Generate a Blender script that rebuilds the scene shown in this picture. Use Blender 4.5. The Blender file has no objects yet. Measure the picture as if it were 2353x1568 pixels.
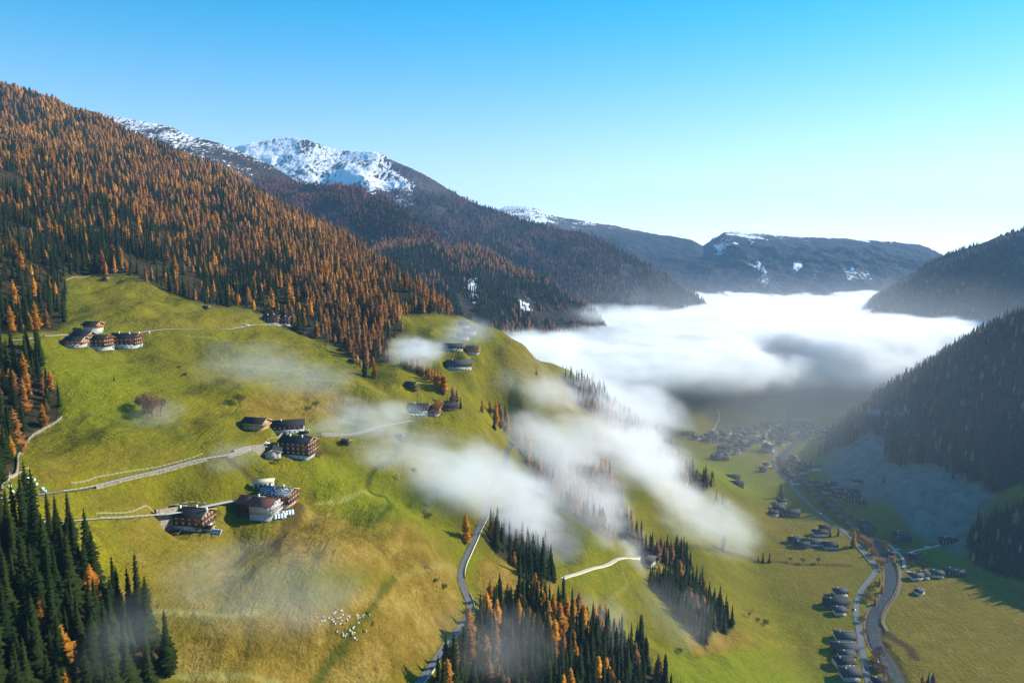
import bpy, math, random
import numpy as np
from mathutils import Vector, Matrix
R = math.radians
rng = np.random.default_rng(7)
random.seed(7)
scene = bpy.context.scene
COL = scene.collection

# ------------------------------------------------------------------ camera
CAM_H = 400.0
FPX = 1568.0                      # focal length in pixels of a 2352 x 1568 picture
PITCH = math.atan((784 - 548) / FPX)
cd = bpy.data.cameras.new('camera'); cam = bpy.data.objects.new('camera', cd); COL.objects.link(cam)
cd.sensor_width = 36.0; cd.lens = 36.0 * FPX / 2352.0
cd.clip_start = 1.0; cd.clip_end = 60000.0
cam.location = (0, 0, CAM_H); cam.rotation_euler = (math.pi / 2 - PITCH, 0, 0)
scene.camera = cam

# ------------------------------------------------------------------ sky, sun, exposure
SUN_EL, SUN_AZ = R(28.5), R(20)     # elevation; azimuth turned from +X (right) towards +Y (ahead)
w = bpy.data.worlds.new('World'); scene.world = w; w.use_nodes = True
nt = w.node_tree; nt.nodes.clear()
sky = nt.nodes.new('ShaderNodeTexSky'); sky.sky_type = 'NISHITA'; sky.sun_disc = False
sky.sun_elevation = SUN_EL; sky.sun_rotation = math.pi / 2 - SUN_AZ
sky.altitude = 1500; sky.air_density = 1.0; sky.dust_density = .1; sky.ozone_density = 2.0
hsv = nt.nodes.new('ShaderNodeHueSaturation'); hsv.inputs['Saturation'].default_value = 1.15; hsv.inputs['Hue'].default_value = .49
bg = nt.nodes.new('ShaderNodeBackground'); bg.inputs['Strength'].default_value = .07
out = nt.nodes.new('ShaderNodeOutputWorld')
tc = nt.nodes.new('ShaderNodeTexCoord'); vm = nt.nodes.new('ShaderNodeVectorMath'); vm.operation = 'MULTIPLY_ADD'; vm.inputs[1].default_value = (1, 1, 1.6); vm.inputs[2].default_value = (0, 0, .055)   # seen from high ground the horizon dips
sx = nt.nodes.new('ShaderNodeSeparateXYZ'); mr = nt.nodes.new('ShaderNodeMapRange'); mr.inputs[1].default_value = .0; mr.inputs[2].default_value = .42; mr.inputs[3].default_value = .78; mr.inputs[4].default_value = 1.15
nt.links.new(tc.outputs['Generated'], sx.inputs[0]); nt.links.new(sx.outputs[2], mr.inputs[0]); nt.links.new(mr.outputs[0], hsv.inputs['Saturation'])
nt.links.new(tc.outputs['Generated'], vm.inputs[0]); nt.links.new(vm.outputs[0], sky.inputs['Vector'])
nt.links.new(sky.outputs[0], hsv.inputs['Color']); 
v1 = nt.nodes.new('ShaderNodeVectorMath'); v1.operation = 'SCALE'; v1.inputs[3].default_value = .18; gm = nt.nodes.new('ShaderNodeGamma'); gm.inputs[1].default_value = .75
v2 = nt.nodes.new('ShaderNodeVectorMath'); v2.operation = 'SCALE'; v2.inputs[3].default_value = 11.0
nt.links.new(hsv.outputs[0], v1.inputs[0]); nt.links.new(v1.outputs[0], gm.inputs[0]); nt.links.new(gm.outputs[0], v2.inputs[0]); 
mt = nt.nodes.new('ShaderNodeMapRange'); mt.interpolation_type = 'SMOOTHSTEP'; mt.inputs[1].default_value = .02; mt.inputs[2].default_value = .37; nt.links.new(sx.outputs[2], mt.inputs[0])
tn_ = nt.nodes.new('ShaderNodeMix'); tn_.data_type = 'RGBA'; tn_.blend_type = 'MULTIPLY'; tn_.inputs[7].default_value = (.0, .84, 1.12, 1)
nt.links.new(mt.outputs[0], tn_.inputs[0]); nt.links.new(v2.outputs[0], tn_.inputs[6]); nt.links.new(tn_.outputs[2], bg.inputs[0]); nt.links.new(bg.outputs[0], out.inputs[0])
sd = bpy.data.lights.new('sun', 'SUN'); sd.energy = 5.0; sd.angle = R(0.5); sd.color = (1.0, 0.93, 0.80)
sun = bpy.data.objects.new('sun', sd); COL.objects.link(sun)
sdir = Vector((math.cos(SUN_EL) * math.cos(SUN_AZ), math.cos(SUN_EL) * math.sin(SUN_AZ), math.sin(SUN_EL)))
sun.rotation_euler = sdir.to_track_quat('Z', 'Y').to_euler(); sun.location = (800, 300, 900)
scene.view_settings.view_transform = 'Standard'; scene.view_settings.look = 'None'
scene.view_settings.exposure = 0.86; scene.view_settings.gamma = 1.0; scene.view_settings.use_curve_mapping = False
cy = scene.cycles
cy.max_bounces = 10; cy.diffuse_bounces = 2; cy.glossy_bounces = 1; cy.transmission_bounces = 2
cy.volume_bounces = 6; cy.transparent_max_bounces = 96
cy.use_denoising = True; cy.use_fast_gi = False
cy.volume_step_rate = 2.0; cy.volume_max_steps = 256

# ------------------------------------------------------------------ helpers
CP, SP = math.cos(PITCH), math.sin(PITCH)
def P(px, py, Y):
    """world point seen at picture position px, py at distance Y ahead"""
    a = (px - 1176) / FPX; b = (784 - py) / FPX
    dy = CP + b * SP; dz = -SP + b * CP
    return np.array([a * Y / dy, Y, CAM_H + dz * Y / dy])
def proj(p):
    p = np.asarray(p, float); x = p[..., 0]; y = p[..., 1]; z = p[..., 2] - CAM_H
    d = y * CP - z * SP; v = y * SP + z * CP
    return np.stack([1176 + FPX * x / d, 784 - FPX * v / d], -1), d
def sstep(a, b, x):
    t = np.clip((x - a) / (b - a), 0, 1); return t * t * (3 - 2 * t)

_perm = np.random.default_rng(3).permutation(512)
_perm = np.concatenate([_perm, _perm, _perm])
_grad = np.random.default_rng(5).uniform(0, 2 * np.pi, 512)
def pnoise(x, y):
    xi = np.floor(x).astype(int); yi = np.floor(y).astype(int); xf = x - xi; yf = y - yi
    u = xf * xf * xf * (xf * (xf * 6 - 15) + 10); v = yf * yf * yf * (yf * (yf * 6 - 15) + 10)
    def g(ix, iy, fx, fy):
        h = _grad[_perm[(_perm[ix & 511] + iy) & 511]]
        return np.cos(h) * fx + np.sin(h) * fy
    a = g(xi, yi, xf, yf); b = g(xi + 1, yi, xf - 1, yf); c = g(xi, yi + 1, xf, yf - 1); d = g(xi + 1, yi + 1, xf - 1, yf - 1)
    return (a + (b - a) * u) * (1 - v) + (c + (d - c) * u) * v
def fbm(x, y, octv=4, gain=0.5):
    s = 0; a = 1; f = 1
    for i in range(octv):
        s = s + a * pnoise(x * f + 17.3 * i, y * f - 9.1 * i); a *= gain; f *= 2.03
    return s * 1.4
def ridged(x, y, octv=4):
    s = 0; a = 1; f = 1
    for i in range(octv):
        s = s + a * (1 - 2.4 * np.abs(pnoise(x * f + 31.7 * i, y * f + 5.3 * i))); a *= 0.5; f *= 2.1
    return s * 0.5
def inpoly(px, py, poly):
    px = np.asarray(px, float); py = np.asarray(py, float); r = np.zeros(px.shape, bool); n = len(poly)
    for i in range(n):
        x0, y0 = poly[i]; x1, y1 = poly[(i + 1) % n]
        if y0 == y1: continue
        c = ((y0 > py) != (y1 > py)) & (px < (x1 - x0) * (py - y0) / (y1 - y0) + x0); r ^= c
    return r
def poly_dist(px, py, pl):
    """distance to an open polyline"""
    px = np.asarray(px, float); py = np.asarray(py, float); best = np.full(px.shape, 1e9)
    for (x0, y0), (x1, y1) in zip(pl[:-1], pl[1:]):
        dx, dy = x1 - x0, y1 - y0; t = np.clip(((px - x0) * dx + (py - y0) * dy) / (dx * dx + dy * dy + 1e-9), 0, 1)
        best = np.minimum(best, np.hypot(px - x0 - t * dx, py - y0 - t * dy))
    return best
def softpoly(px, py, poly, soft):
    d = poly_dist(px, py, list(poly) + [poly[0]]); ins = inpoly(px, py, poly)
    return sstep(-soft, soft, np.where(ins, d, -d))

def mesh_np(name, V, F, mats=(), smooth=False, attr=None, matidx=None):
    """V (n,3); F a list of int arrays, each (m,3) or (m,4)"""
    me = bpy.data.meshes.new(name); V = np.asarray(V, np.float32)
    if not isinstance(F, (list, tuple)): F = [F]
    F = [np.asarray(f, np.int32) for f in F if len(f)]
    me.vertices.add(len(V)); me.vertices.foreach_set('co', V.ravel())
    tot = sum(f.size for f in F); npoly = sum(len(f) for f in F)
    me.loops.add(tot); me.loops.foreach_set('vertex_index', np.concatenate([f.ravel() for f in F]))
    me.polygons.add(npoly)
    sizes = np.concatenate([np.full(len(f), f.shape[1], np.int32) for f in F])
    st = np.concatenate([[0], np.cumsum(sizes)[:-1]]).astype(np.int32)
    me.polygons.foreach_set('loop_start', st)
    if smooth: me.polygons.foreach_set('use_smooth', np.ones(npoly, bool))
    if matidx is not None: me.polygons.foreach_set('material_index', np.asarray(matidx, np.int32))
    me.update(calc_edges=True)
    for m in mats: me.materials.append(m)
    if attr:
        for k, a in attr.items():
            at = me.color_attributes.new(k, 'FLOAT_COLOR', 'POINT')
            a4 = np.ones((len(V), 4), np.float32); a4[:, :a.shape[1]] = a
            at.data.foreach_set('color', a4.ravel())
    return me
def link(name, data, parent=None):
    o = bpy.data.objects.new(name, data); COL.objects.link(o)
    if parent is not None: o.parent = parent
    return o
def tag(o, label, cat, group=None, kind=None):
    if label: o['label'] = label
    if cat: o['category'] = cat
    if group: o['group'] = group
    if kind: o['kind'] = kind
    return o
def thing(name, label, cat, loc=(0, 0, 0), rz=0.0, group=None):
    o = bpy.data.objects.new(name, None); COL.objects.link(o)
    o.location = loc; o.rotation_euler = (0, 0, rz); return tag(o, label, cat, group)
def struct(name, me):
    o = link(name, me); o['kind'] = 'structure'; return o

class NT:
    """small node helper"""
    def __init__(s, name):
        s.m = bpy.data.materials.new(name); s.m.use_nodes = True; s.t = s.m.node_tree; s.t.nodes.clear()
    def n(s, typ, **kw):
        nd = s.t.nodes.new(typ)
        for k, v in kw.items():
            if k.startswith('i_'):
                key = k[2:]
                nd.inputs[int(key) if key.isdigit() else key.replace('_', ' ')].default_value = v
            else: setattr(nd, k, v)
        return nd
    def l(s, a, b): s.t.links.new(a, b)
    def noise(s, scale, detail=4, rough=.55, vec=None, dist=0.0):
        nd = s.n('ShaderNodeTexNoise'); nd.inputs['Scale'].default_value = scale; nd.inputs['Detail'].default_value = detail
        nd.inputs['Roughness'].default_value = rough; nd.inputs['Distortion'].default_value = dist
        if vec is not None: s.l(vec, nd.inputs['Vector'])
        return nd.outputs['Fac']
    def ramp(s, fac, stops):
        nd = s.n('ShaderNodeValToRGB'); cr = nd.color_ramp
        while len(cr.elements) < len(stops): cr.elements.new(.5)
        for e, (p, c) in zip(cr.elements, stops): e.position = p; e.color = (*c, 1) if len(c) == 3 else c
        s.l(fac, nd.inputs[0]); return nd.outputs[0]
    def mix(s, fac, a, b, blend='MIX'):
        nd = s.n('ShaderNodeMix', data_type='RGBA', blend_type=blend)
        for v, k in ((fac, 0), (a, 6), (b, 7)):
            if hasattr(v, 'links'): s.l(v, nd.inputs[k])
            else: nd.inputs[k].default_value = v if k == 0 else (*v, 1)
        return nd.outputs[2]
    def math(s, op, a, b=None, clamp=False):
        nd = s.n('ShaderNodeMath', operation=op, use_clamp=clamp)
        for v, k in ((a, 0), (b, 1)):
            if v is None: continue
            if hasattr(v, 'links'): s.l(v, nd.inputs[k])
            else: nd.inputs[k].default_value = v
        return nd.outputs[0]
    def pos(s): return s.n('ShaderNodeNewGeometry').outputs['Position']
    def out(s, color, rough=.9, spec=.1, bump=None, bstr=.5, bdist=1.0, metallic=0.0, transl=None):
        b = s.n('ShaderNodeBsdfPrincipled')
        if hasattr(color, 'links'): s.l(color, b.inputs['Base Color'])
        else: b.inputs['Base Color'].default_value = (*color, 1)
        b.inputs['Roughness'].default_value = rough; b.inputs['Specular IOR Level'].default_value = spec; b.inputs['Metallic'].default_value = metallic
        if bump is not None:
            bn = s.n('ShaderNodeBump'); bn.inputs['Strength'].default_value = bstr; bn.inputs['Distance'].default_value = bdist
            s.l(bump, bn.inputs['Height']); s.l(bn.outputs[0], b.inputs['Normal'])
        o = s.n('ShaderNodeOutputMaterial'); sh = b.outputs[0]
        if transl:
            tr = s.n('ShaderNodeBsdfTranslucent'); s.l(color, tr.inputs[0]) if hasattr(color, 'links') else None
            ad = s.n('ShaderNodeMixShader'); ad.inputs[0].default_value = transl; s.l(sh, ad.inputs[1]); s.l(tr.outputs[0], ad.inputs[2]); sh = ad.outputs[0]
        s.l(sh, o.inputs[0]); return s.m
def mix3(a, b, t): return a + (b - a) * t

# ------------------------------------------------------------------ terrain: shape of the two valley sides
def tps_fit(C):
    C = np.asarray(C, float); S = 1000.0; X = C[:, :2] / S; n = len(X)
    d = np.hypot(X[:, None, 0] - X[None, :, 0], X[:, None, 1] - X[None, :, 1])
    K = np.where(d > 0, d * d * np.log(d + 1e-12), 0) + np.eye(n) * 2e-5
    A = np.zeros((n + 3, n + 3)); A[:n, :n] = K; A[:n, n] = 1; A[:n, n + 1:] = X; A[n, :n] = 1; A[n + 1:, :n] = X.T
    b = np.zeros(n + 3); b[:n] = C[:, 2]; w_ = np.linalg.solve(A, b)
    def f(x, y):
        x = np.asarray(x, float) / S; y = np.asarray(y, float) / S; r = w_[n] + w_[n + 1] * x + w_[n + 2] * y
        for i in range(n):
            d2 = (x - X[i, 0]) ** 2 + (y - X[i, 1]) ** 2; r = r + w_[i] * 0.5 * d2 * np.log(d2 + 1e-14)
        return r
    return f
L_PX = [(0,1568,190),(400,1568,225),(800,1568,270),(960,1568,295),(1300,1568,360),(1600,1568,450),(1750,1568,510),
 (0,1350,215),(250,1400,235),(600,1400,270),(780,1420,285),(1000,1430,340),(1060,1330,400),(1300,1400,440),(1500,1450,500),(1700,1450,590),
 (0,1150,262),(120,1130,286),(300,1100,325),(500,1045,380),(690,1040,430),(930,972,560),(1060,935,620),
 (440,1205,330),(620,1175,352),(700,1180,362),(760,1150,395),(850,1100,450),(930,1230,385),(1000,1300,378),(850,1300,328),(700,1300,302),(1060,1400,362),
 (1110,1190,500),(1180,1010,700),(1050,1100,545),
 (235,800,500),(100,790,450),(330,765,540),(600,748,650),(700,770,670),(800,830,650),
 (200,640,680),(400,645,740),(460,705,700),(350,940,435),(600,900,520),(850,900,600),(100,1000,350),(30,1080,300),(760,880,575),
 (0,600,620),(0,410,880),(200,430,1100),(400,500,1100),(600,550,1050),(800,640,900),(300,560,850),(500,640,840),(700,705,780),(900,725,800),
 (0,205,1800),(230,284,1720),(420,376,1600),(560,428,1500),(700,512,1350),(830,584,1180),(950,662,1020),(1060,740,850),
 (0,235,2250),(-250,160,2000),(-300,330,1500),(-300,700,500),(-300,1000,300),
 (1160,772,850),(1230,832,850),(1300,872,850),(1400,925,880),(1540,1035,980),(1640,1110,960),
 (1055,838,700),(1080,812,735),(1075,760,800),(1150,850,740),(1200,900,730),(1000,870,650),(1100,950,640),(1150,995,660),(960,740,790),(940,800,720),
 (1300,1050,720),(1440,1100,760),(1560,1150,850),(1500,1295,620),(1300,1190,580),(1350,1300,520),(1250,1250,560),(1600,1400,580),(1650,1250,800)]
LC = [P(*c) for c in L_PX]
for px, py, Y in [(0,195,1800),(230,276,1720),(420,364,1600),(560,412,1500),(700,515,1350),(830,590,1180),(950,672,1020),(1040,745,850)]:
    LC.append(P(px, py + 30, Y + 260))
    LC.append(P(px, py, Y) + np.array([160, 900, -330]))
LC += [np.array(c, float) for c in [(20,1100,120),(-80,1300,80),(150,1150,50),(120,1500,30),(300,1250,5),(300,1500,40),(415,1500,30),(-50,1700,60),(-300,1600,160),(200,1900,20),
    (300,600,-18),(400,900,-18),(480,1300,-25),(620,1800,-30),(700,2400,-30),(600,500,-200),(700,900,-200),(800,1300,-200),(950,1800,-220),(1300,2600,-300),
    (0,120,150),(-150,100,245),(-500,200,430),(200,200,30),(400,200,-90),(-1700,2600,760),(-900,2600,500),(0,2600,60),(-1800,1500,860),(-1500,600,820)]]
fL = tps_fit(LC)
R_PX = [(2080,893,1270),(2200,824,1230),(2352,740,1180),(2352,1200,810),(2352,1000,950),(2352,850,1080),(2200,1000,1060),(2100,1100,1010),(2000,1000,1200)]
RC = [P(*c) for c in R_PX] + [np.array(c, float) for c in [(575,600,0),(580,700,0),(572,800,0),(560,1000,0),(555,1150,0),(580,1240,0),(700,1420,20),(900,1650,10),(1200,1800,60),(1500,2000,150),
    (1050,1180,300),(1250,1100,290),(1250,800,215),(1250,400,200),(950,800,185),(950,500,165),(760,600,105),(950,1000,260),(1100,1450,210),(400,800,-110),(400,1200,-110),(600,1600,-80),(500,400,-50),(700,2200,-150)]]  # unseen right ridge heights are shaped for the shadow on the valley floor
fR = tps_fit(RC)
def smax(a, b, k):
    h = np.clip(0.5 + 0.5 * (a - b) / k, 0, 1); return b + (a - b) * h + k * h * (1 - h)
def Zraw(x, y):
    x = np.asarray(x, float); y = np.asarray(y, float)
    l = fL(x, y); r = fR(x, y)
    # meadow undulations: long swells, small terraces along the contours and bumps
    hill = sstep(5, 60, l)
    l = l + hill * (9.5 * fbm(x / 88, y / 125, 3) + 2.7 * fbm(x / 27 + 5, y / 55, 4) + .55 * fbm(x / 8, y / 12, 2))
    farl = sstep(600, 1200, y) * sstep(300, 450, l); l = l + farl * (18 * ridged(x / 240, y / 400, 3) - 8)
    r = r + sstep(5, 60, r) * (15 * fbm(x / 130 + 7, y / 110, 5))
    fl = 0.6 * fbm(x / 140, y / 140, 3)
    return smax(smax(l, r, 14), fl, 10)
def hits(pts, f=Zraw, y0=125, y1=2690, n=700):
    """where the lines of sight through picture positions first meet the ground"""
    out_ = []
    ys = np.geomspace(y0, y1, n)
    for px, py in pts:
        q = np.array([P(px, py, 1000.0)])[0]; dx, dz = q[0] / 1000, (q[2] - CAM_H) / 1000
        z = CAM_H + dz * ys; g = f(dx * ys, ys); s = np.nonzero(z < g)[0]
        if len(s) == 0: out_.append(np.array([dx * y1, y1, float(g[-1])])); continue
        i = max(s[0], 1); a = z[i - 1] - g[i - 1]; b = z[i] - g[i]; t = a / (a - b + 1e-9); y = ys[i - 1] + t * (ys[i] - ys[i - 1])
        out_.append(np.array([dx * y, y, CAM_H + dz * y]))
    return np.array(out_)
def catmull(Pn, step=3.0):
    Pn = np.asarray(Pn, float); n = len(Pn); o = []
    Q = np.vstack([2 * Pn[0] - Pn[1], Pn, 2 * Pn[-1] - Pn[-2]])
    for i in range(n - 1):
        p0, p1, p2, p3 = Q[i:i + 4]; m = max(2, int(np.linalg.norm(p2[:2] - p1[:2]) / step))
        for k in range(m):
            t = k / m; o.append(.5 * ((2 * p1) + (p2 - p0) * t + (2 * p0 - 5 * p1 + 4 * p2 - p3) * t * t + (3 * p1 - p0 - 3 * p2 + p3) * t ** 3))
    o.append(Pn[-1]); return np.array(o)
def smooth1(a, k):
    if k < 2: return a
    pad = np.concatenate([np.full(k, a[0]), a, np.full(k, a[-1])]); ker = np.hanning(2 * k + 1); ker /= ker.sum()
    return np.convolve(pad, ker, 'same')[k:-k]
LINES = {}
def line(name, px, half, blend, step=3.0, sm=8, dz=0.0, carve=True):
    w0 = catmull(hits(px), step); z = smooth1(Zraw(w0[:, 0], w0[:, 1]), sm) + dz
    w0[:, 0] = smooth1(w0[:, 0], 2); w0[:, 1] = smooth1(w0[:, 1], 2); w0[:, 2] = z
    LINES[name] = dict(p=w0, half=half, blend=blend, carve=carve); return w0
line('village_lane_upper', [(20,782),(70,778),(110,770),(150,767),(190,775),(330,762),(460,754),(600,745),(640,742),(690,757)], 2.0, 4)
line('hill_road', [(-60,1146),(20,1140),(120,1130),(240,1110),(350,1086),(430,1063),(490,1047),(540,1044),(610,1028),(650,1004),(672,992),(720,1003),(760,996),(840,987),(900,974),(950,962),(1000,958),(1050,950)], 2.0, 5)
line('lower_lane', [(40,1195),(130,1196),(220,1192),(300,1188),(380,1182),(450,1168),(500,1157),(545,1148),(575,1150)], 1.7, 4)
line('forest_road', [(930,1600),(985,1540),(1040,1460),(1080,1400),(1062,1345),(1060,1305),(1078,1262),(1095,1225),(1112,1190),(1122,1150),(1140,1100),(1160,1060),(1185,1010)], 2.0, 5)
line('farm_lane', [(1290,1326),(1340,1312),(1400,1296),(1450,1281),(1475,1278)], 1.8, 4)
line('valley_road', [(2005,1620),(1995,1568),(1982,1500),(1972,1440),(1966,1400),(1975,1362),(1994,1335),(2012,1308),(2000,1285),(1980,1262),(1950,1230),(1905,1195),(1870,1168),(1840,1140),(1812,1110),(1790,1085),(1778,1060),(1782,1040),(1778,1015)], 2.9, 4, dz=.3)
line('river', [(2075,1620),(2062,1568),(2040,1520),(2012,1478),(2004,1440),(2010,1405),(2040,1360),(2046,1310),(2030,1280),(2005,1245),(1960,1205),(1915,1165),(1870,1130),(1845,1105),(1805,1068),(1800,1040),(1840,1000),(1820,960),(1816,935)], 6.0, 7, dz=-2.4, sm=20)
line('riverside_path', [(2040,1450),(2028,1425),(2035,1400),(2060,1360),(2068,1320),(2055,1280),(2030,1250),(1990,1212),(1950,1175),(1905,1140),(1870,1112)], 2.0, 2.5)
line('valley_lane', [(1995,1235),(2030,1243),(2055,1262),(2075,1283),(2078,1305),(2100,1318)], 2.0, 3)
line('field_lane', [(2078,1272),(2110,1262),(2160,1252),(2200,1235)], 1.6, 2)
line('far_lane', [(1622,1008),(1640,985),(1652,960),(1648,940)], 1.8, 3)
line('church_lane', [(1778,1030),(1760,1000),(1790,975),(1850,962),(1900,985)], 2.5, 3)
PADS = []
for a, b, rad, dz in [(176,796,6,-.5),(192,788,6,-.5),(215,764,6,0),(230,803,8,-1),(291,799,10,-1),(625,744,8,-1),(652,747,7,-1),(589,983,7,-.5),(662,990,10,-.5),(684,1040,10,-1.5),(628,1046,5,-1),(594,1178,12,-2),(641,1158,10,-1),(438,1207,11,-2),
                      (962,946,8,-1),(993,952,7,-1),(1026,940,8,-1),(1042,804,8,-1),(1086,812,6,-1),(1054,846,12,-1),(1066,752,6,0),(1078,768,6,0),(1064,780,6,0),(1490,1292,9,-1),(605,1116,5,0)]:
    w_ = hits([(a, b)])[0]; PADS.append((w_[0], w_[1], rad, w_[2] + dz))
def carve(x, y, z):
    """ground lowered or raised to carry the roads and the river bed"""
    x = np.asarray(x, float); y = np.asarray(y, float); z = np.array(z, float)
    for L in LINES.values():
        if not L['carve']: continue
        p = L['p']; rad = L['half'] + L['blend']
        best = np.full(x.shape, 1e9); zz = np.zeros(x.shape)
        sel = (x > p[:, 0].min() - rad) & (x < p[:, 0].max() + rad) & (y > p[:, 1].min() - rad) & (y < p[:, 1].max() + rad)
        idx = np.nonzero(sel.ravel())[0]
        if len(idx) == 0: continue
        X = x.ravel()[idx]; Yv = y.ravel()[idx]; o = np.argsort(Yv, kind='stable'); X = X[o]; Yv = Yv[o]; idx = idx[o]
        b = np.full(len(X), 1e9); zv = np.zeros(len(X))
        for q0, q1 in zip(p[:-1], p[1:]):
            lo = np.searchsorted(Yv, min(q0[1], q1[1]) - rad); hi = np.searchsorted(Yv, max(q0[1], q1[1]) + rad)
            if hi <= lo: continue
            xs = X[lo:hi]; ys = Yv[lo:hi]; dx, dy = q1[0] - q0[0], q1[1] - q0[1]
            t = np.clip(((xs - q0[0]) * dx + (ys - q0[1]) * dy) / (dx * dx + dy * dy + 1e-9), 0, 1)
            d = np.hypot(xs - q0[0] - t * dx, ys - q0[1] - t * dy); m = d < b[lo:hi]
            b[lo:hi] = np.where(m, d, b[lo:hi]); zv[lo:hi] = np.where(m, q0[2] + t * (q1[2] - q0[2]), zv[lo:hi])
        k = 1 - sstep(L['half'] + .3, rad, b); zf = z.ravel(); zf[idx] = zf[idx] * (1 - k) + (zv - .25) * k; z = zf.reshape(z.shape)
    for (cx, cyy, rad, lv) in PADS:
        m = (np.abs(x - cx) < rad + 10) & (np.abs(y - cyy) < rad + 10)
        if not m.any(): continue
        d = np.hypot(x[m] - cx, y[m] - cyy); k = 1 - sstep(rad, rad + 9, d); z[m] = z[m] * (1 - k) + lv * k
    return z
def Zt(x, y): return carve(x, y, Zraw(x, y))

# ---- ground sheet, a fan of rows that widens with distance
NR, NC = 640, 640
Yr = np.geomspace(118, 2700, NR); s = np.linspace(0, 1, NC)
XL = -(0.86 * Yr + 70); XR = 0.95 * Yr + 560
GX = XL[:, None] + (XR - XL)[:, None] * s[None, :]; GY = np.repeat(Yr[:, None], NC, 1)
GZ = Zt(GX, GY)
from mathutils.bvhtree import BVHTree
def grid_faces(nr, nc):
    i = np.arange(nr * nc).reshape(nr, nc); return np.stack([i[:-1, :-1], i[:-1, 1:], i[1:, 1:], i[1:, :-1]], -1).reshape(-1, 4)
def Zg(x, y):
    """height of the ground sheet itself (bilinear, as built)"""
    x = np.asarray(x, float); y = np.asarray(y, float)
    r = np.clip(np.log(y / 118) / np.log(2700 / 118) * (NR - 1), 0, NR - 1.001); i = r.astype(int); fr = r - i
    def row(i):
        c = np.clip((x - XL[i]) / (XR[i] - XL[i]) * (NC - 1), 0, NC - 1.001); j = c.astype(int); fc = c - j
        return GZ[i, j] * (1 - fc) + GZ[i, j + 1] * fc
    return row(i) * (1 - fr) + row(i + 1) * fr
def gh(px, py): return hits([(px, py)], Zg)[0]

V = np.stack([GX, GY, GZ], -1).reshape(-1, 3)
(pp, dd) = proj(V); PX, PY = pp[:, 0], pp[:, 1]
F1 = [(-400,-150),(0,120),(60,190),(230,262),(420,350),(560,400),(700,480),(830,545),(950,615),(1075,700),(1080,730),(1000,722),(915,725),(925,760),(888,790),(900,832),(868,838),(835,850),(800,818),(740,778),(690,768),(640,733),(590,715),(560,704),(500,706),(450,695),(350,655),(320,640),(280,628),(240,634),(210,630),(152,640),(150,740),(130,762),(0,768),(-400,760)]
F2 = [(-300,768),(20,795),(95,800),(100,860),(132,900),(140,955),(95,985),(60,1005),(42,1035),(40,1080),(0,1112),(-300,1150)]
F3 = [(-300,1190),(30,1215),(95,1240),(175,1285),(235,1335),(265,1395),(318,1445),(362,1495),(388,1545),(350,1580),(290,1610),(260,1800),(-300,1800)]
F4 = [(1095,1452),(1125,1400),(1170,1385),(1230,1370),(1290,1392),(1350,1430),(1420,1460),(1475,1490),(1530,1580),(1590,1700),(1595,1800),(960,1800),(1010,1590),(1055,1500)]
F4b = [(1190,1290),(1220,1275),(1262,1285),(1275,1330),(1230,1350),(1195,1330)]
F5 = [(1488,1350),(1515,1325),(1560,1318),(1600,1335),(1650,1385),(1685,1440),(1668,1458),(1645,1440),(1618,1488),(1585,1450),(1540,1400),(1512,1370)]  # left end stands in for tree shadow, drawn as wood and dark floor
F6 = [(1185,1015),(1290,1040),(1330,1070),(1405,1095),(1440,1200),(1480,1255),(1560,1265),(1590,1300),(1550,1312),(1480,1275),(1440,1245),(1390,1235),(1330,1190),(1290,1165),(1240,1140),(1215,1080)]
F6b = [(1110,1225),(1170,1180),(1225,1215),(1225,1290),(1185,1300),(1140,1272)]
F7 = [(1290,862),(1340,880),(1400,918),(1480,975),(1540,1035),(1600,1080),(1640,1112),(1600,1140),(1530,1100),(1470,1040),(1400,975),(1330,930)]
def c7(L_): return [(1470 + .4416 * a, 875 + .4416 * b) for a, b in L_]
F9 = c7([(930,385),(1010,350),(1100,335),(1190,262),(1262,300),(1270,410),(1350,445),(1440,425),(1590,440),(1600,520),(1780,520),(1790,590),(1850,590),(1960,540),(3500,500),(3500,-800),(1500,-400),(1200,100),(1000,260)])
F9b = c7([(1735,740),(1860,690),(2000,640),(2600,600),(2600,1120),(1996,1035),(1840,1000),(1730,940),(1700,850)])
ext = sstep(8, 60, V[:, 2])
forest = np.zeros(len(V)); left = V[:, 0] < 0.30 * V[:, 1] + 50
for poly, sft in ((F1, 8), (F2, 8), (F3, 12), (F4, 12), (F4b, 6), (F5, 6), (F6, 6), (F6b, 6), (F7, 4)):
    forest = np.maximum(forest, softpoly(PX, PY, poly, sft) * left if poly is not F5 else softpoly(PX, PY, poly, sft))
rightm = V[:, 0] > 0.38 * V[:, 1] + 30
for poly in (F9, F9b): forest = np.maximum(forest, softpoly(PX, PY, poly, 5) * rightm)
forest = np.maximum(forest, sstep(600, 640, V[:, 0] - .0 * V[:, 1]) * sstep(20, 40, V[:, 2]) * (PX > 2352))
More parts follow.
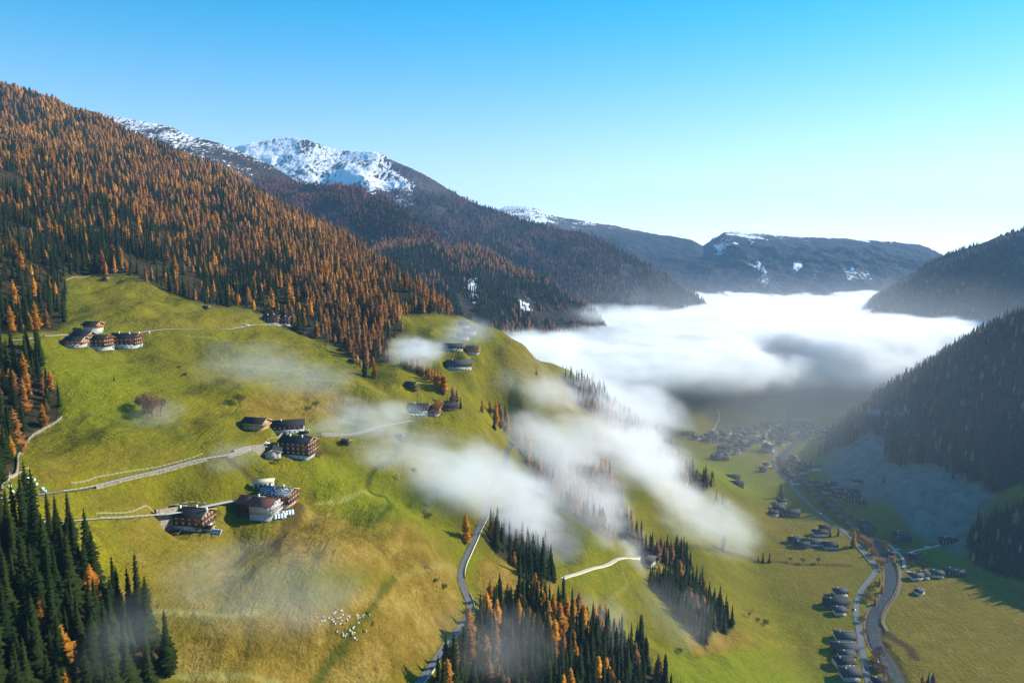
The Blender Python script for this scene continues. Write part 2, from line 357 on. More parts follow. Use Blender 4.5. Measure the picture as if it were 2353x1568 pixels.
# dry, tawny grass on the steep shoulders
dry = np.zeros(len(V))
for poly, sft, a in (([(690,1160),(760,1175),(830,1215),(930,1195),(990,1240),(1050,1320),(1062,1400),(1000,1500),(900,1570),(700,1600),(450,1600),(380,1500),(500,1420),(620,1400),(760,1390),(900,1320),(760,1300),(640,1300),(590,1240)], 45, .9),
                     ([(560,905),(640,895),(780,890),(860,930),(760,965),(560,975)], 18, .7), ([(240,640),(420,660),(640,745),(450,770),(300,770),(150,740)], 40, .35),
                     ([(300,1150),(620,1180),(560,1560),(390,1560),(260,1400)], 60, .45), ([(60,1000),(400,1000),(420,1060),(120,1120)], 40, .35),
                     ([(1090,1290),(1180,1290),(1290,1330),(1250,1400),(1110,1400)], 14, .95), ([(1230,1240),(1290,1200),(1310,1180),(1270,1290),(1230,1290)], 10, .8),
                     ([(1560,1450),(1700,1440),(1740,1470),(1660,1500),(1590,1510)], 12, .7), ([(2060,1290),(2500,1290),(2500,1700),(2100,1700),(2030,1500)], 50, .5),
                     ([(1700,1150),(1900,1180),(1990,1300),(1950,1440),(1850,1400),(1750,1290)], 50, .45), ([(1895,1130),(2050,1180),(2100,1260),(1990,1220)], 25, .4),
                     ([(1180,760),(1240,830),(1400,930),(1500,1040),(1430,1060),(1200,900),(1120,800)], 20, .45), ([(330,900),(380,900),(390,960),(330,960)], 14, .6)):
    dry = np.maximum(dry, a * softpoly(PX, PY, poly, sft))
for poly, sft, a in (([(1540,1490),(1690,1480),(1760,1500),(1900,1570),(1700,1620),(1540,1600)], 40, .9), ([(720,1040),(900,1080),(960,1150),(930,1210),(850,1215),(760,1175),(700,1110)], 35, .7), ([(90,810),(300,830),(400,900),(380,980),(200,1000),(70,1000)], 40, .6),
                     ([(150,650),(420,670),(520,720),(300,740),(160,740)], 30, .4), ([(1060,1250),(1120,1290),(1100,1340),(1065,1300)], 10, .8), ([(1580,1030),(1690,1050),(1790,1110),(1750,1150),(1640,1110),(1570,1060)], 20, .8), ([(1230,1200),(1350,1220),(1440,1280),(1400,1380),(1260,1300)], 30, .4),
                     ([(1620,1170),(1720,1190),(1790,1260),(1700,1270),(1600,1230)], 25, .7), ([(1880,1000),(1960,990),(1900,1040)], 12, .6), ([(2080,1290),(2180,1265),(2200,1290),(2100,1310)], 8, .7), ([(970,1060),(1060,1100),(1040,1230),(950,1180)], 30, .5)):
    dry = dry - a * softpoly(PX, PY, poly, sft) * (1 - np.clip(dry * 1.6, 0, 1))
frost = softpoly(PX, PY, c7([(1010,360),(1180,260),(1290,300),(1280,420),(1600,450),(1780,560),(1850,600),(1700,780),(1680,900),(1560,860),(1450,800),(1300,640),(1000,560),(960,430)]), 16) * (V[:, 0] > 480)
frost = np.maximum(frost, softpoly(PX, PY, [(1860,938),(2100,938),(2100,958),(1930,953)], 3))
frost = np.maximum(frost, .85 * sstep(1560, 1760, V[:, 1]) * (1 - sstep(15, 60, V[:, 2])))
mask = np.stack([frost, forest, dry], 1).astype(np.float32)

track = np.zeros((len(V), 3))
TR = [([(905,1328),(880,1355),(850,1400),(815,1440),(790,1480),(750,1530),(705,1600)], 1.2, 0, .8), ([(870,1195),(900,1160),(885,1140),(850,1130),(846,1108),(856,1085),(880,1065),(905,1055),(912,1030),(935,1005),(945,975)], 1.4, 0, .95),
 ([(500,1048),(530,1065),(565,1078),(600,1100),(640,1125)], 1.7, 2, .9), ([(690,1176),(682,1200),(657,1215),(640,1240),(632,1275)], 2.4, 2, .85), ([(345,1402),(400,1404),(470,1408),(530,1412),(600,1407)], .8, 1, .8),
 ([(720,1158),(790,1148),(850,1135)], .8, 1, .7), ([(280,1560),(380,1550),(500,1552),(600,1560),(640,1568)], .9, 1, .8), ([(480,835),(560,840),(640,850),(720,848)], .9, 1, .6), ([(420,770),(560,785),(700,790),(790,800)], .9, 1, .5),
 ([(270,830),(330,822),(420,835),(500,838)], 1.2, 2, .5), ([(330,770),(360,800),(350,830)], 1.0, 0, .4), ([(600,880),(700,872),(800,880),(880,905)], 1.0, 1, .5), ([(1000,1110),(960,1140),(940,1165)], 1.2, 0, .5),
 ([(790,1222),(840,1232),(900,1222),(915,1190),(905,1165)], 1.9, 0, .35), ([(60,1015),(180,960),(260,965)], 1.6, 2, .4), ([(1780,1288),(1830,1296),(1880,1296),(1955,1298)], 2.2, 2, .95), ([(2025,1428),(2035,1450),(2058,1470),(2072,1478),(2090,1490),(2100,1510)], 4.5, 2, .95),
 ([(1700,1175),(1750,1215),(1790,1250),(1800,1262)], 1.4, 2, .5), ([(1570,1255),(1640,1262),(1700,1275),(1740,1288)], 3.5, 2, .7), ([(1420,1300),(1440,1340),(1400,1380)], .8, 1, .4), ([(620,700),(560,740),(420,760)], .8, 1, .4), ([(240,640),(330,700),(420,720)], 1.4, 2, .25), ([(930,1325),(1000,1300),(1050,1290)], 1.0, 1, .4)]
for pl, wdt, ch, a in TR:
    pw = catmull(hits(pl), 4.0); bb = (V[:, 0] > pw[:, 0].min() - 9) & (V[:, 0] < pw[:, 0].max() + 9) & (V[:, 1] > pw[:, 1].min() - 9) & (V[:, 1] < pw[:, 1].max() + 9)
    ii = np.nonzero(bb)[0]; d = poly_dist(V[ii, 0], V[ii, 1], [tuple(q) for q in pw[:, :2]]) + .8 * fbm(V[ii, 0] / 9, V[ii, 1] / 9, 2); track[ii, ch] = np.maximum(track[ii, ch], a * (1 - sstep(wdt * .5, wdt * 1.5 + .6, d)))
def ground_material():
    k = NT('meadow and forest floor'); at = k.n('ShaderNodeVertexColor', layer_name='mask'); sp = k.n('ShaderNodeSeparateColor'); k.l(at.outputs[0], sp.inputs[0])
    p = k.pos()
    n1 = k.noise(.012, 5, .6, p); n2 = k.noise(.06, 5, .65, p, .4); n3 = k.noise(.9, 3, .7, p); n4 = k.noise(.25, 4, .6, p)
    green = k.ramp(n1, [(.32, (.088, .098, .002)), (.5, (.170, .158, .002)), (.66, (.27, .215, .004))])
    green = k.mix(k.ramp(n2, [(.42, (0, 0, 0)), (.68, (.75, .75, .75))]), green, (.080, .082, .010))
    tawny = k.ramp(n2, [(.35, (.15, .085, .012)), (.5, (.24, .14, .024)), (.65, (.34, .215, .055))])
    mp = k.n('ShaderNodeVectorMath', operation='MULTIPLY'); mp.inputs[1].default_value = (.42, .055, .42); k.l(p, mp.inputs[0]); n7 = k.noise(1.0, 4, .65, mp.outputs[0], .6)     # cattle terraces along the slope
    green = k.mix(k.ramp(n7, [(.5, (0, 0, 0)), (.7, (.5, .5, .5))]), green, (.21, .17, .02))
    green = k.mix(k.ramp(n4, [(.48, (0, 0, 0)), (.72, (.5, .5, .5))]), green, (.20, .155, .02))
    n5 = k.noise(.03, 6, .7, p, 1.5); green = k.mix(k.ramp(n5, [(.5, (0, 0, 0)), (.62, (.6, .6, .6))]), green, (.13, .085, .010))
    lush = k.math('MULTIPLY', sp.outputs[2], -1.0, True); green = k.mix(lush, green, k.ramp(n4, [(.3, (.105, .150, .002)), (.7, (.20, .225, .004))]))
    df = k.math('ADD', sp.outputs[2], k.math('MULTIPLY', k.math('SUBTRACT', n4, .5), .9)); df = k.ramp(df, [(.15, (0, 0, 0)), (.75, (1, 1, 1))])
    c = k.mix(df, green, tawny)
    c = k.mix(k.ramp(n3, [(.3, (0, 0, 0)), (.72, (.8, .8, .8))]), c, (.060, .060, .004)); n8 = k.noise(2.4, 3, .7, p); c = k.mix(k.ramp(n8, [(.50, (0, 0, 0)), (.70, (.5, .5, .5))]), c, (.27, .22, .04)); n6 = k.noise(.35, 5, .8, p, .8); c = k.mix(k.ramp(n6, [(.52, (0, 0, 0)), (.66, (.45, .45, .45))]), c, (.045, .042, .006))
    tk = k.n('ShaderNodeVertexColor', layer_name='track'); ts = k.n('ShaderNodeSeparateColor'); k.l(tk.outputs[0], ts.inputs[0])
    c = k.mix(ts.outputs[0], c, (.045, .060, .006)); c = k.mix(ts.outputs[1], c, (.24, .21, .06)); c = k.mix(ts.outputs[2], c, (.060, .042, .014))
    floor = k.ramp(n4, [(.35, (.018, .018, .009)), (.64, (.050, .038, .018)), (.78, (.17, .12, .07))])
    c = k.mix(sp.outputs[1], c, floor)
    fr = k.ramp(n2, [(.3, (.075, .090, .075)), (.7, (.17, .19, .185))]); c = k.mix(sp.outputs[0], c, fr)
    h = k.math('ADD', k.math('ADD', k.math('MULTIPLY', n3, .5), k.math('MULTIPLY', n4, 2.2)), k.math('MULTIPLY', n7, 1.6))
    return k.out(c, .95, .03, h, .9, .9)
M_ground = ground_material()
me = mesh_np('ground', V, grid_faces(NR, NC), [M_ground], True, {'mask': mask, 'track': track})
struct('ground', me)

# ---- far mountains: rows of points along and down each slope
def loft(key, rows, n=260, m=90, amp=30, wl=400, back=(500, -260), snow=None, forest_z=None, patches=(), mat=None, keep=.15, ins=0.0):
    rr = []
    for r in rows:
        a = np.array([P(*q) for q in r]); d = np.concatenate([[0], np.cumsum(np.linalg.norm(np.diff(a, axis=0), axis=1))]); t = np.linspace(0, d[-1], n)
        c = catmull(a, 40); dc = np.concatenate([[0], np.cumsum(np.linalg.norm(np.diff(c, axis=0), axis=1))]); t = np.linspace(0, dc[-1], n)
        rr.append(np.stack([np.interp(t, dc, c[:, i]) for i in range(3)], 1))
    rr.append(rr[-1] * np.array([1, 1, 0]) + np.array([0, -60, -30]))
    rr.insert(0, rr[0] + np.array([back[0] * .1, back[0], back[1]]))
    rr = np.array(rr); R_ = len(rr); v = np.concatenate([np.linspace(0, 1, 12)[:-1], 1 + np.linspace(0, R_ - 3, m), R_ - 2 + np.linspace(0, 1, 9)[1:]])
    out_ = np.empty((len(v), n, 3))
    for i, t in enumerate(v):
        j = min(int(t), R_ - 2); f = t - j; out_[i] = rr[j] * (1 - f) + rr[j + 1] * f
    x, y, z = out_[..., 0], out_[..., 1], out_[..., 2]
    k = keep + (1 - keep) * sstep(0, .45, np.abs(v - 1))[:, None]
    nz = ridged(x / wl + y / (2.2 * wl), (y - .3 * x) / (wl * 1.6), 5); z = z + k * amp * (nz - .25) + .14 * amp * ridged(x / (wl * .16), y / (wl * .2), 3) 
    out_ = np.stack([x, y, z], -1); Vv = out_.reshape(-1, 3); zf = Vv[:, 2]
    sn = np.zeros(len(Vv)); q, _ = proj(Vv)
    if snow: sn = sstep(snow[0], snow[1], zf + 60 * fbm(Vv[:, 0] / 160, Vv[:, 1] / 160, 4))
    if key == 'mountain_peak': sn = sn * (1 - sstep(-12, 14, q[:, 0] - np.minimum(872 + 1.0 * (q[:, 1] - 352), 948)))
    for poly in patches: sn = np.maximum(sn, softpoly(q[:, 0], q[:, 1], poly, 7) * .7)
    fo = 1 - sstep(*forest_z, zf + 40 * fbm(Vv[:, 0] / 200 + 9, Vv[:, 1] / 200, 3)) if forest_z else np.zeros(len(Vv))
    fo = fo * (1 - sn)
    me = mesh_np(key, Vv, grid_faces(len(v), n), [mat], True, {'mask': np.stack([sn, fo, 0 * sn], 1)})
    o = struct(key, me); return dict(o=o, V=out_, sn=sn.reshape(len(v), n), fo=fo.reshape(len(v), n), q=q.reshape(len(v), n, 2))
def mountain_material(name, rock, floor, streak=.02, snowc=(.78, .80, .84), scov=.8):
    k = NT(name); at = k.n('ShaderNodeVertexColor', layer_name='mask'); sp = k.n('ShaderNodeSeparateColor'); k.l(at.outputs[0], sp.inputs[0]); p = k.pos()
    n1 = k.noise(streak * .35, 6, .6, p); mp = k.n('ShaderNodeVectorMath', operation='MULTIPLY'); mp.inputs[1].default_value = (1.0, .34, .5); k.l(p, mp.inputs[0]); n2 = k.noise(streak * 4.6, 7, .66, mp.outputs[0], .5); n3 = k.noise(streak * 5, 4, .7, p)
    rc = k.ramp(n1, [(.3, rock[0]), (.7, rock[1])]); rc = k.mix(n3, rc, rock[0])
    fl = k.ramp(n3, [(.3, floor[0]), (.7, floor[1])]); c = k.mix(sp.outputs[1], rc, fl)
    s_ = k.math('ADD', k.math('MULTIPLY', sp.outputs[0], scov), k.math('ADD', k.math('MULTIPLY', k.math('SUBTRACT', n2, .5), 3.4), k.math('MULTIPLY', k.math('SUBTRACT', n1, .5), 2.6))); s_ = k.math('MULTIPLY', s_, k.math('GREATER_THAN', sp.outputs[0], .02))
    s_ = k.ramp(s_, [(.42, (0, 0, 0)), (.62, (1, 1, 1))]); c = k.mix(s_, c, snowc)
    return k.out(c, .95, .05, k.math('ADD', n2, k.math('MULTIPLY', n1, 3)), 1.0, 14)
M_m1 = mountain_material('dark forested slope', [(.06, .05, .04), (.14, .11, .085)], [(.02, .022, .018), (.05, .042, .032)])
M_m2 = mountain_material('brown ridge with snow', [(.045, .036, .036), (.11, .085, .075)], [(.045, .03, .032), (.10, .062, .062)], .020, scov=.5)
M_m3 = mountain_material('snowy mountain', [(.05, .042, .044), (.15, .12, .11)], [(.03, .028, .03), (.085, .062, .062)], .014, scov=.72)
M_m5 = mountain_material('far mountain in haze blue', [(.06, .055, .055), (.17, .14, .12)], [(.012, .020, .030), (.050, .048, .056)], .016, scov=.75)  # blue of the distant haze is mixed into the floor colour
MT = {}
MT['spur'] = loft('mountain_spur', [[(800,560,2050),(980,560,2000),(1120,579,1980),(1176,614,1920),(1254,643,1860),(1290,680,1810),(1364,717,1760),(1392,754,1730),(1425,860,1700)],
    [(700,720,1350),(950,740,1380),(1060,770,1400),(1130,800,1430),(1220,830,1460),(1290,850,1500),(1350,860,1540),(1390,880,1560),(1420,920,1600)]], 300, 90, 34, 260, (400, -220), None, (900, 1000), [[(1072,652),(1092,640),(1098,662),(1090,690),(1074,682)],[(1196,692),(1215,690),(1218,712),(1204,728),(1192,716)]], M_m1, .1)
MT['ridge'] = loft('mountain_ridge', [[(60,215,3400),(150,240,3300),(215,259,3200),(300,277,3100),(390,293,3050),(430,312,3000),(500,330,2950),(560,354,2900),(630,388,2800),(700,426,2700),(800,430,2500),(907,474,2300),(990,532,2150),(1080,600,2000)],
    [(-100,420,2500),(100,440,2450),(250,450,2400),(330,460,2350),(430,470,2300),(500,490,2260),(560,520,2240),(620,540,2200),(680,560,2150),(740,590,2050),(830,630,1950),(930,680,1850),(1010,720,1780),(1080,760,1700)]], 340, 100, 42, 330, (500, -260), (640, 800), (560, 640), [], M_m2, .12)
MT['peak'] = loft('mountain_peak', [[(430,420,4400),(500,368,4300),(550,338,4200),(600,328,4200),(660,318,4200),(700,322,4150),(770,346,4100),(820,350,4000),(868,351,3900),(895,368,3850),(958,396,3700),(1014,428,3600),(1069,460,3450),(1121,480,3350),(1217,512,3150),(1364,549,2950),(1475,605,2800),(1568,660,2700),(1640,720,2600)],
    [(380,520,3600),(450,520,3500),(520,520,3450),(580,520,3400),(640,520,3350),(700,520,3250),(760,530,3150),(820,540,3050),(880,560,2900),(930,580,2800),(990,600,2700),(1040,620,2600),(1090,640,2500),(1150,665,2400),(1230,690,2320),(1330,705,2280),(1420,700,2300),(1500,710,2330),(1570,730,2350)],
    [(380,620,2900),(450,620,2850),(520,620,2800),(580,620,2750),(640,620,2700),(700,620,2650),(760,640,2600),(820,650,2500),(880,670,2400),(930,690,2300),(990,710,2200),(1040,730,2150),(1090,750,2100),(1150,770,2050),(1230,780,2000),(1330,780,2000),(1420,780,2050),(1500,780,2100),(1570,790,2150)]], 420, 150, 60, 420, (700, -350), (540, 720), (570, 640), [[(855,543),(878,540),(892,548),(870,553)],[(945,553),(975,549),(985,556),(950,560)]], M_m3, .12)
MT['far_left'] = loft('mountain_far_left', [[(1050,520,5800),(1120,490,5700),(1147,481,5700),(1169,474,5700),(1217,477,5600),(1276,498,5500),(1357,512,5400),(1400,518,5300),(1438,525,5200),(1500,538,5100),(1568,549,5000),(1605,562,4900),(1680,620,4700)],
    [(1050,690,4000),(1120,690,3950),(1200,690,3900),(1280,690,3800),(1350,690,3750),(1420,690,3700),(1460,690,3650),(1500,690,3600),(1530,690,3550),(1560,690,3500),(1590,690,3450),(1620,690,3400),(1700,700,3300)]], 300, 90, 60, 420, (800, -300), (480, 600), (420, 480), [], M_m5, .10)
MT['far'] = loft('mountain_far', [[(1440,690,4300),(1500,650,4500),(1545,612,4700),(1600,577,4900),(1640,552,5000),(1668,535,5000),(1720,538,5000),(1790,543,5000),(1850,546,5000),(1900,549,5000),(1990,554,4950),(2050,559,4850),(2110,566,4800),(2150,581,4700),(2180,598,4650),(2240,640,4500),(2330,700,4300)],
    [(1440,740,2700),(1500,730,2850),(1560,720,3000),(1620,715,3050),(1680,712,3100),(1720,712,3100),(1780,712,3100),(1840,712,3100),(1880,712,3100),(1920,712,3100),(1960,712,3100),(2000,712,3100),(2040,712,3100),(2090,712,3100),(2140,712,3100),(2220,720,3100),(2330,740,3100)]], 380, 120, 90, 300, (900, -200), (400, 432), (395, 425),
    [[(1548,608),(1562,604),(1560,622),(1550,628)],[(1725,610),(1745,605),(1752,612),(1735,617)],[(1745,640),(1755,622),(1762,640),(1752,655)],[(1825,605),(1835,600),(1838,612),(1828,618)],[(1865,628),(1875,620),(1880,632),(1868,640)],[(1940,620),(1990,625),(2000,635),(1950,636)],[(1640,560),(1680,545),(1660,580),(1640,590)]], M_m5, .10)
MT['tiny'] = loft('mountain_horizon', [[(2120,640,11000),(2170,600,11000),(2185,592,11000),(2193,586,11000),(2202,592,11000),(2215,590,11000),(2240,600,11000),(2300,650,11000)],[(2120,700,9000),(2170,700,9000),(2185,700,9000),(2193,700,9000),(2202,700,9000),(2215,700,9000),(2240,700,9000),(2300,700,9000)]], 60, 20, 40, 500, (900, -300), (0, 50), None, [], M_m3)
MT['right'] = loft('mountain_right', [[(1960,730,3000),(1990,700,3000),(2022,678,2900),(2077,645,2800),(2120,618,2720),(2172,592,2650),(2230,571,2580),(2290,548,2520),(2352,530,2450),(2500,470,2300),(2800,330,2100)],
    [(1930,790,2400),(1970,770,2300),(2000,742,2200),(2060,735,2150),(2110,720,2100),(2160,712,2080),(2210,700,2060),(2270,690,2040),(2340,670,2000),(2480,630,1900),(2780,560,1750)],
    [(1920,880,1950),(1960,870,1900),(2010,860,1850),(2060,870,1830),(2110,880,1810),(2160,890,1800),(2210,890,1790),(2270,890,1780),(2340,880,1750),(2480,860,1700),(2780,830,1600)]], 320, 110, 55, 300, (500, -260), None, (1200, 1300), [], M_m1, .12)
g = 9000.0
struct('plain', mesh_np('plain', [(-g, 2300, -8), (g, 2300, -8), (g, 5200, -8), (-g, 5200, -8)], np.array([[0, 1, 2, 3]]), [M_ground], False, {'mask': np.tile([[0, 1, 0]], (4, 1)).astype(np.float32), 'track': np.zeros((4, 3))}))
# ------------------------------------------------------------------ conifers
def conifer(seed, kind, whorls, nb, seg, wf=1.0):
    """crown of unit height as drooping fronds: (V, quads); kind 'spruce' or 'larch'"""
    r = np.random.default_rng(seed); V = []; F = []
    z0 = .06 if kind == 'spruce' else .10; Rm = r.uniform(.15, .19) if kind == 'spruce' else r.uniform(.21, .27)
    for i in range(whorls):
        t = (i + r.uniform(-.3, .3)) / whorls; t = min(max(t, 0), 1); z = z0 + (1 - z0) * t
        prof = (1 - t) ** .85 * (.80 + .20 * math.sin(9 * t + seed)) if kind == 'spruce' else ((1 - t) ** .62) * min(1, .62 + 1.5 * t) * (.82 + .18 * math.sin(11 * t + seed))
        Rr = Rm * prof + .008; n = max(4, int(nb * (.55 + .45 * prof)))
        for k in range(n):
            a = 2 * math.pi * (k + r.uniform(-.35, .35)) / n + i * 1.1; L_ = Rr * r.uniform(.62, 1.15)
            if kind == 'larch' and r.random() < .10: continue
            droop = L_ * (r.uniform(.35, .75) if kind == 'spruce' else r.uniform(-.25, .35)); wd = (L_ * r.uniform(.30, .46) + .006) * wf
            ca, sa = math.cos(a), math.sin(a); b0 = len(V)
            for j in range(seg + 1):
                f = j / seg; rr = L_ * f; zz = z - droop * f ** 1.4 + (.10 * L_ * f * f if kind == 'spruce' else 0)
                w_ = wd * (math.sin(math.pi * min(1, f * .82 + .12)) ** .8) * r.uniform(.7, 1.25) * (0.0 if j == seg else 1); sag = w_ * r.uniform(.35, .8)
                lift = r.uniform(-.1, .1) * wd
                V.append((rr * ca, rr * sa, zz + lift)); V.append((rr * ca - w_ * sa, rr * sa + w_ * ca, zz - sag)); V.append((rr * ca + w_ * sa, rr * sa - w_ * ca, zz - sag))
            for j in range(seg):
                p_ = b0 + 3 * j; F.append((p_, p_ + 1, p_ + 4, p_ + 3)); F.append((p_, p_ + 3, p_ + 5, p_ + 2))
    cs = 7                                           # inner body of fine twigs that closes the crown
    for i in range(6):
        t = i / 5; rr = Rm * .42 * ((1 - t) ** (.85 if kind == 'spruce' else .6)) + .004
        for k in range(cs): a = 6.283 * k / cs + i; V.append((rr * math.cos(a) * r.uniform(.7, 1.2), rr * math.sin(a) * r.uniform(.7, 1.2), z0 + (.97 - z0) * t))
    b1 = len(V) - 6 * cs
    for i in range(5):
        for k in range(cs): F.append((b1 + i * cs + k, b1 + i * cs + (k + 1) % cs, b1 + i * cs + cs + (k + 1) % cs, b1 + i * cs + cs + k))
    b0 = len(V); V += [(0, 0, 1.03), (.008, 0, .9), (-.004, .007, .9), (-.004, -.007, .9)]; F += [(b0, b0 + 1, b0 + 2, b0 + 2), (b0, b0 + 2, b0 + 3, b0 + 3), (b0, b0 + 3, b0 + 1, b0 + 1)]
    V = np.array(V); Q = np.array(F); tri = Q[:, 2] == Q[:, 3]
    return V, Q[~tri], Q[tri][:, :3]
def cone_tree(seed, kind, tiers, sides):
    """distant crown: ragged stacked skirts"""
    r = np.random.default_rng(seed); V = []; T = []; Rm = .20 if kind == 'spruce' else .27
    for i in range(tiers):
        t0 = i / tiers; zt = min(1.0, t0 + 1.65 / tiers); zb = max(.03, t0 * .93 + .04)
        prof = (1 - t0) ** .8 if kind == 'spruce' else (1 - t0) ** .6 * min(1, .7 + t0); b = len(V); V.append((r.uniform(-.01, .01), r.uniform(-.01, .01), zt)); o = r.uniform(0, 6)
        for k in range(sides * 2):
            rr = Rm * prof * (r.uniform(.85, 1.15) if k % 2 == 0 else r.uniform(.45, .7)); a = math.pi * k / sides + o
            V.append((rr * math.cos(a), rr * math.sin(a), zb + r.uniform(-.03, .03) + (.0 if k % 2 == 0 else .05)))
        for k in range(sides * 2): T.append((b, b + 1 + k, b + 1 + (k + 1) % (sides * 2)))
    return np.array(V), np.zeros((0, 4), int), np.array(T)
def trunk_mesh(h=1.0, r0=.013):
    V = []; Q = []
    for i, (z, r_) in enumerate(((-.05, r0 * 1.3), (.1, r0), (.5, r0 * .6), (.93, r0 * .12))):
        for k in range(6): V.append((r_ * math.cos(k * math.pi / 3), r_ * math.sin(k * math.pi / 3), z * h))
    for i in range(3):
        for k in range(6): Q.append((6 * i + k, 6 * i + (k + 1) % 6, 6 * i + 6 + (k + 1) % 6, 6 * i + 6 + k))
    return np.array(V), np.array(Q)
def needle_mat(name, use_obj, transl):
    k = NT(name)
    if use_obj: c = k.n('ShaderNodeObjectInfo').outputs['Color']
    else: c = k.n('ShaderNodeVertexColor', layer_name='tint').outputs[0]
    n = k.noise(1.3, 3, .7, k.pos()); hs = k.n('ShaderNodeHueSaturation'); k.l(c, hs.inputs['Color']); k.l(k.math('ADD', k.math('MULTIPLY', n, 1.1), .42), hs.inputs['Value'])
    return k.out(hs.outputs[0], .85, .05, transl=transl)
M_sp = needle_mat('spruce needles', True, .12); M_la = needle_mat('larch needles', True, .35)
M_spF = needle_mat('spruce forest needles', False, .12); M_laF = needle_mat('larch forest needles', False, .35)
k_ = NT('bark'); M_bark = k_.out(k_.ramp(k_.noise(.9, 3, .6, k_.pos()), [(.3, (.06, .045, .035)), (.7, (.13, .10, .08))]), .95, .05)

# ---- where trees stand.  every record: x, y, z, height, kind (0 spruce 1 larch), tint, zone
def occl(x, y, z, f=Zg, margin=6.0):
    """True where the ground hides the point from the camera"""
    hid = np.zeros(x.shape, bool)
    for t in np.linspace(.12, .985, 60):
        yy = y * t; ok = yy > 120; zz = CAM_H + (z - CAM_H) * t
        hid |= ok & (zz < f(x * t, np.maximum(yy, 121)) - margin)
    return hid
def scatter(n, y0, y1, seed):
    r = np.random.default_rng(seed); u = r.random(n); y = np.sqrt(y0 ** 2 + (y1 ** 2 - y0 ** 2) * u); xl = -(0.86 * y + 70); xr = 0.95 * y + 100; x = xl + (xr - xl) * r.random(n); return x, y, r
def thin(x, y, dmin, pri=None):
    """keep points no nearer than dmin(i)"""
    cell = {}; keep = np.zeros(len(x), bool); dm = np.broadcast_to(dmin, x.shape); S = 8.0
    for i in range(len(x)):
        cx, cyy = int(x[i] // S), int(y[i] // S); ok = True; d2 = dm[i] ** 2
        for a in (-1, 0, 1):
            for b in (-1, 0, 1):
                for j in cell.get((cx + a, cyy + b), ()):
                    if (x[i] - x[j]) ** 2 + (y[i] - y[j]) ** 2 < d2: ok = False; break
                if not ok: break
            if not ok: break
        if ok: cell.setdefault((cx, cyy), []).append(i); keep[i] = True
    return keep
ZONES = [  # name for labels, polygon, spacing, larch share, (low, high) height, left side only
    ('lower left wood', F3, 4.2, .07, (20, 34), 1), ('wood beside the meadow on the left edge', F2, 5.5, .35, (14, 25), 1),
    ('wood at the bottom beside the road', F4, 4.3, .22, (17, 28), 1), ('copse above the bottom wood', F4b, 4.6, .05, (15, 24), 1), ('steep wood below the farm', F5, 4.1, .07, (15, 24), 0),
    ('misty wood behind the green shoulder', F6, 4.8, .42, (15, 26), 1), ('misty hollow below the road', F6b, 4.8, .2, (14, 22), 1), ('line of trees on the misty spur', F7, 6.0, .3, (12, 21), 1),
    ('mountain forest above the meadow', F1, 6.6, .6, (14, 25), 1), ('shaded forest across the valley', F9, 7.5, .10, (13, 25), 2), ('dark wood on the shaded slope', F9b, 6.0, .05, (14, 24), 2)]
CLEAR = [[(285,588),(330,600),(390,622),(400,640),(330,636),(285,610)], [(400,640),(440,625),(470,650),(460,690),(430,680)], [(-20,385),(40,400),(90,430),(95,440),(60,438),(-20,415)], [(110,735),(140,715),(150,765),(110,765)],
    [(575,690),(610,700),(620,722),(590,716)], [(1000,722),(1075,725),(1010,745)], [(240,1340),(300,1375),(290,1400),(220,1390)], [(85,1180),(120,1190),(100,1225),(80,1215)]]
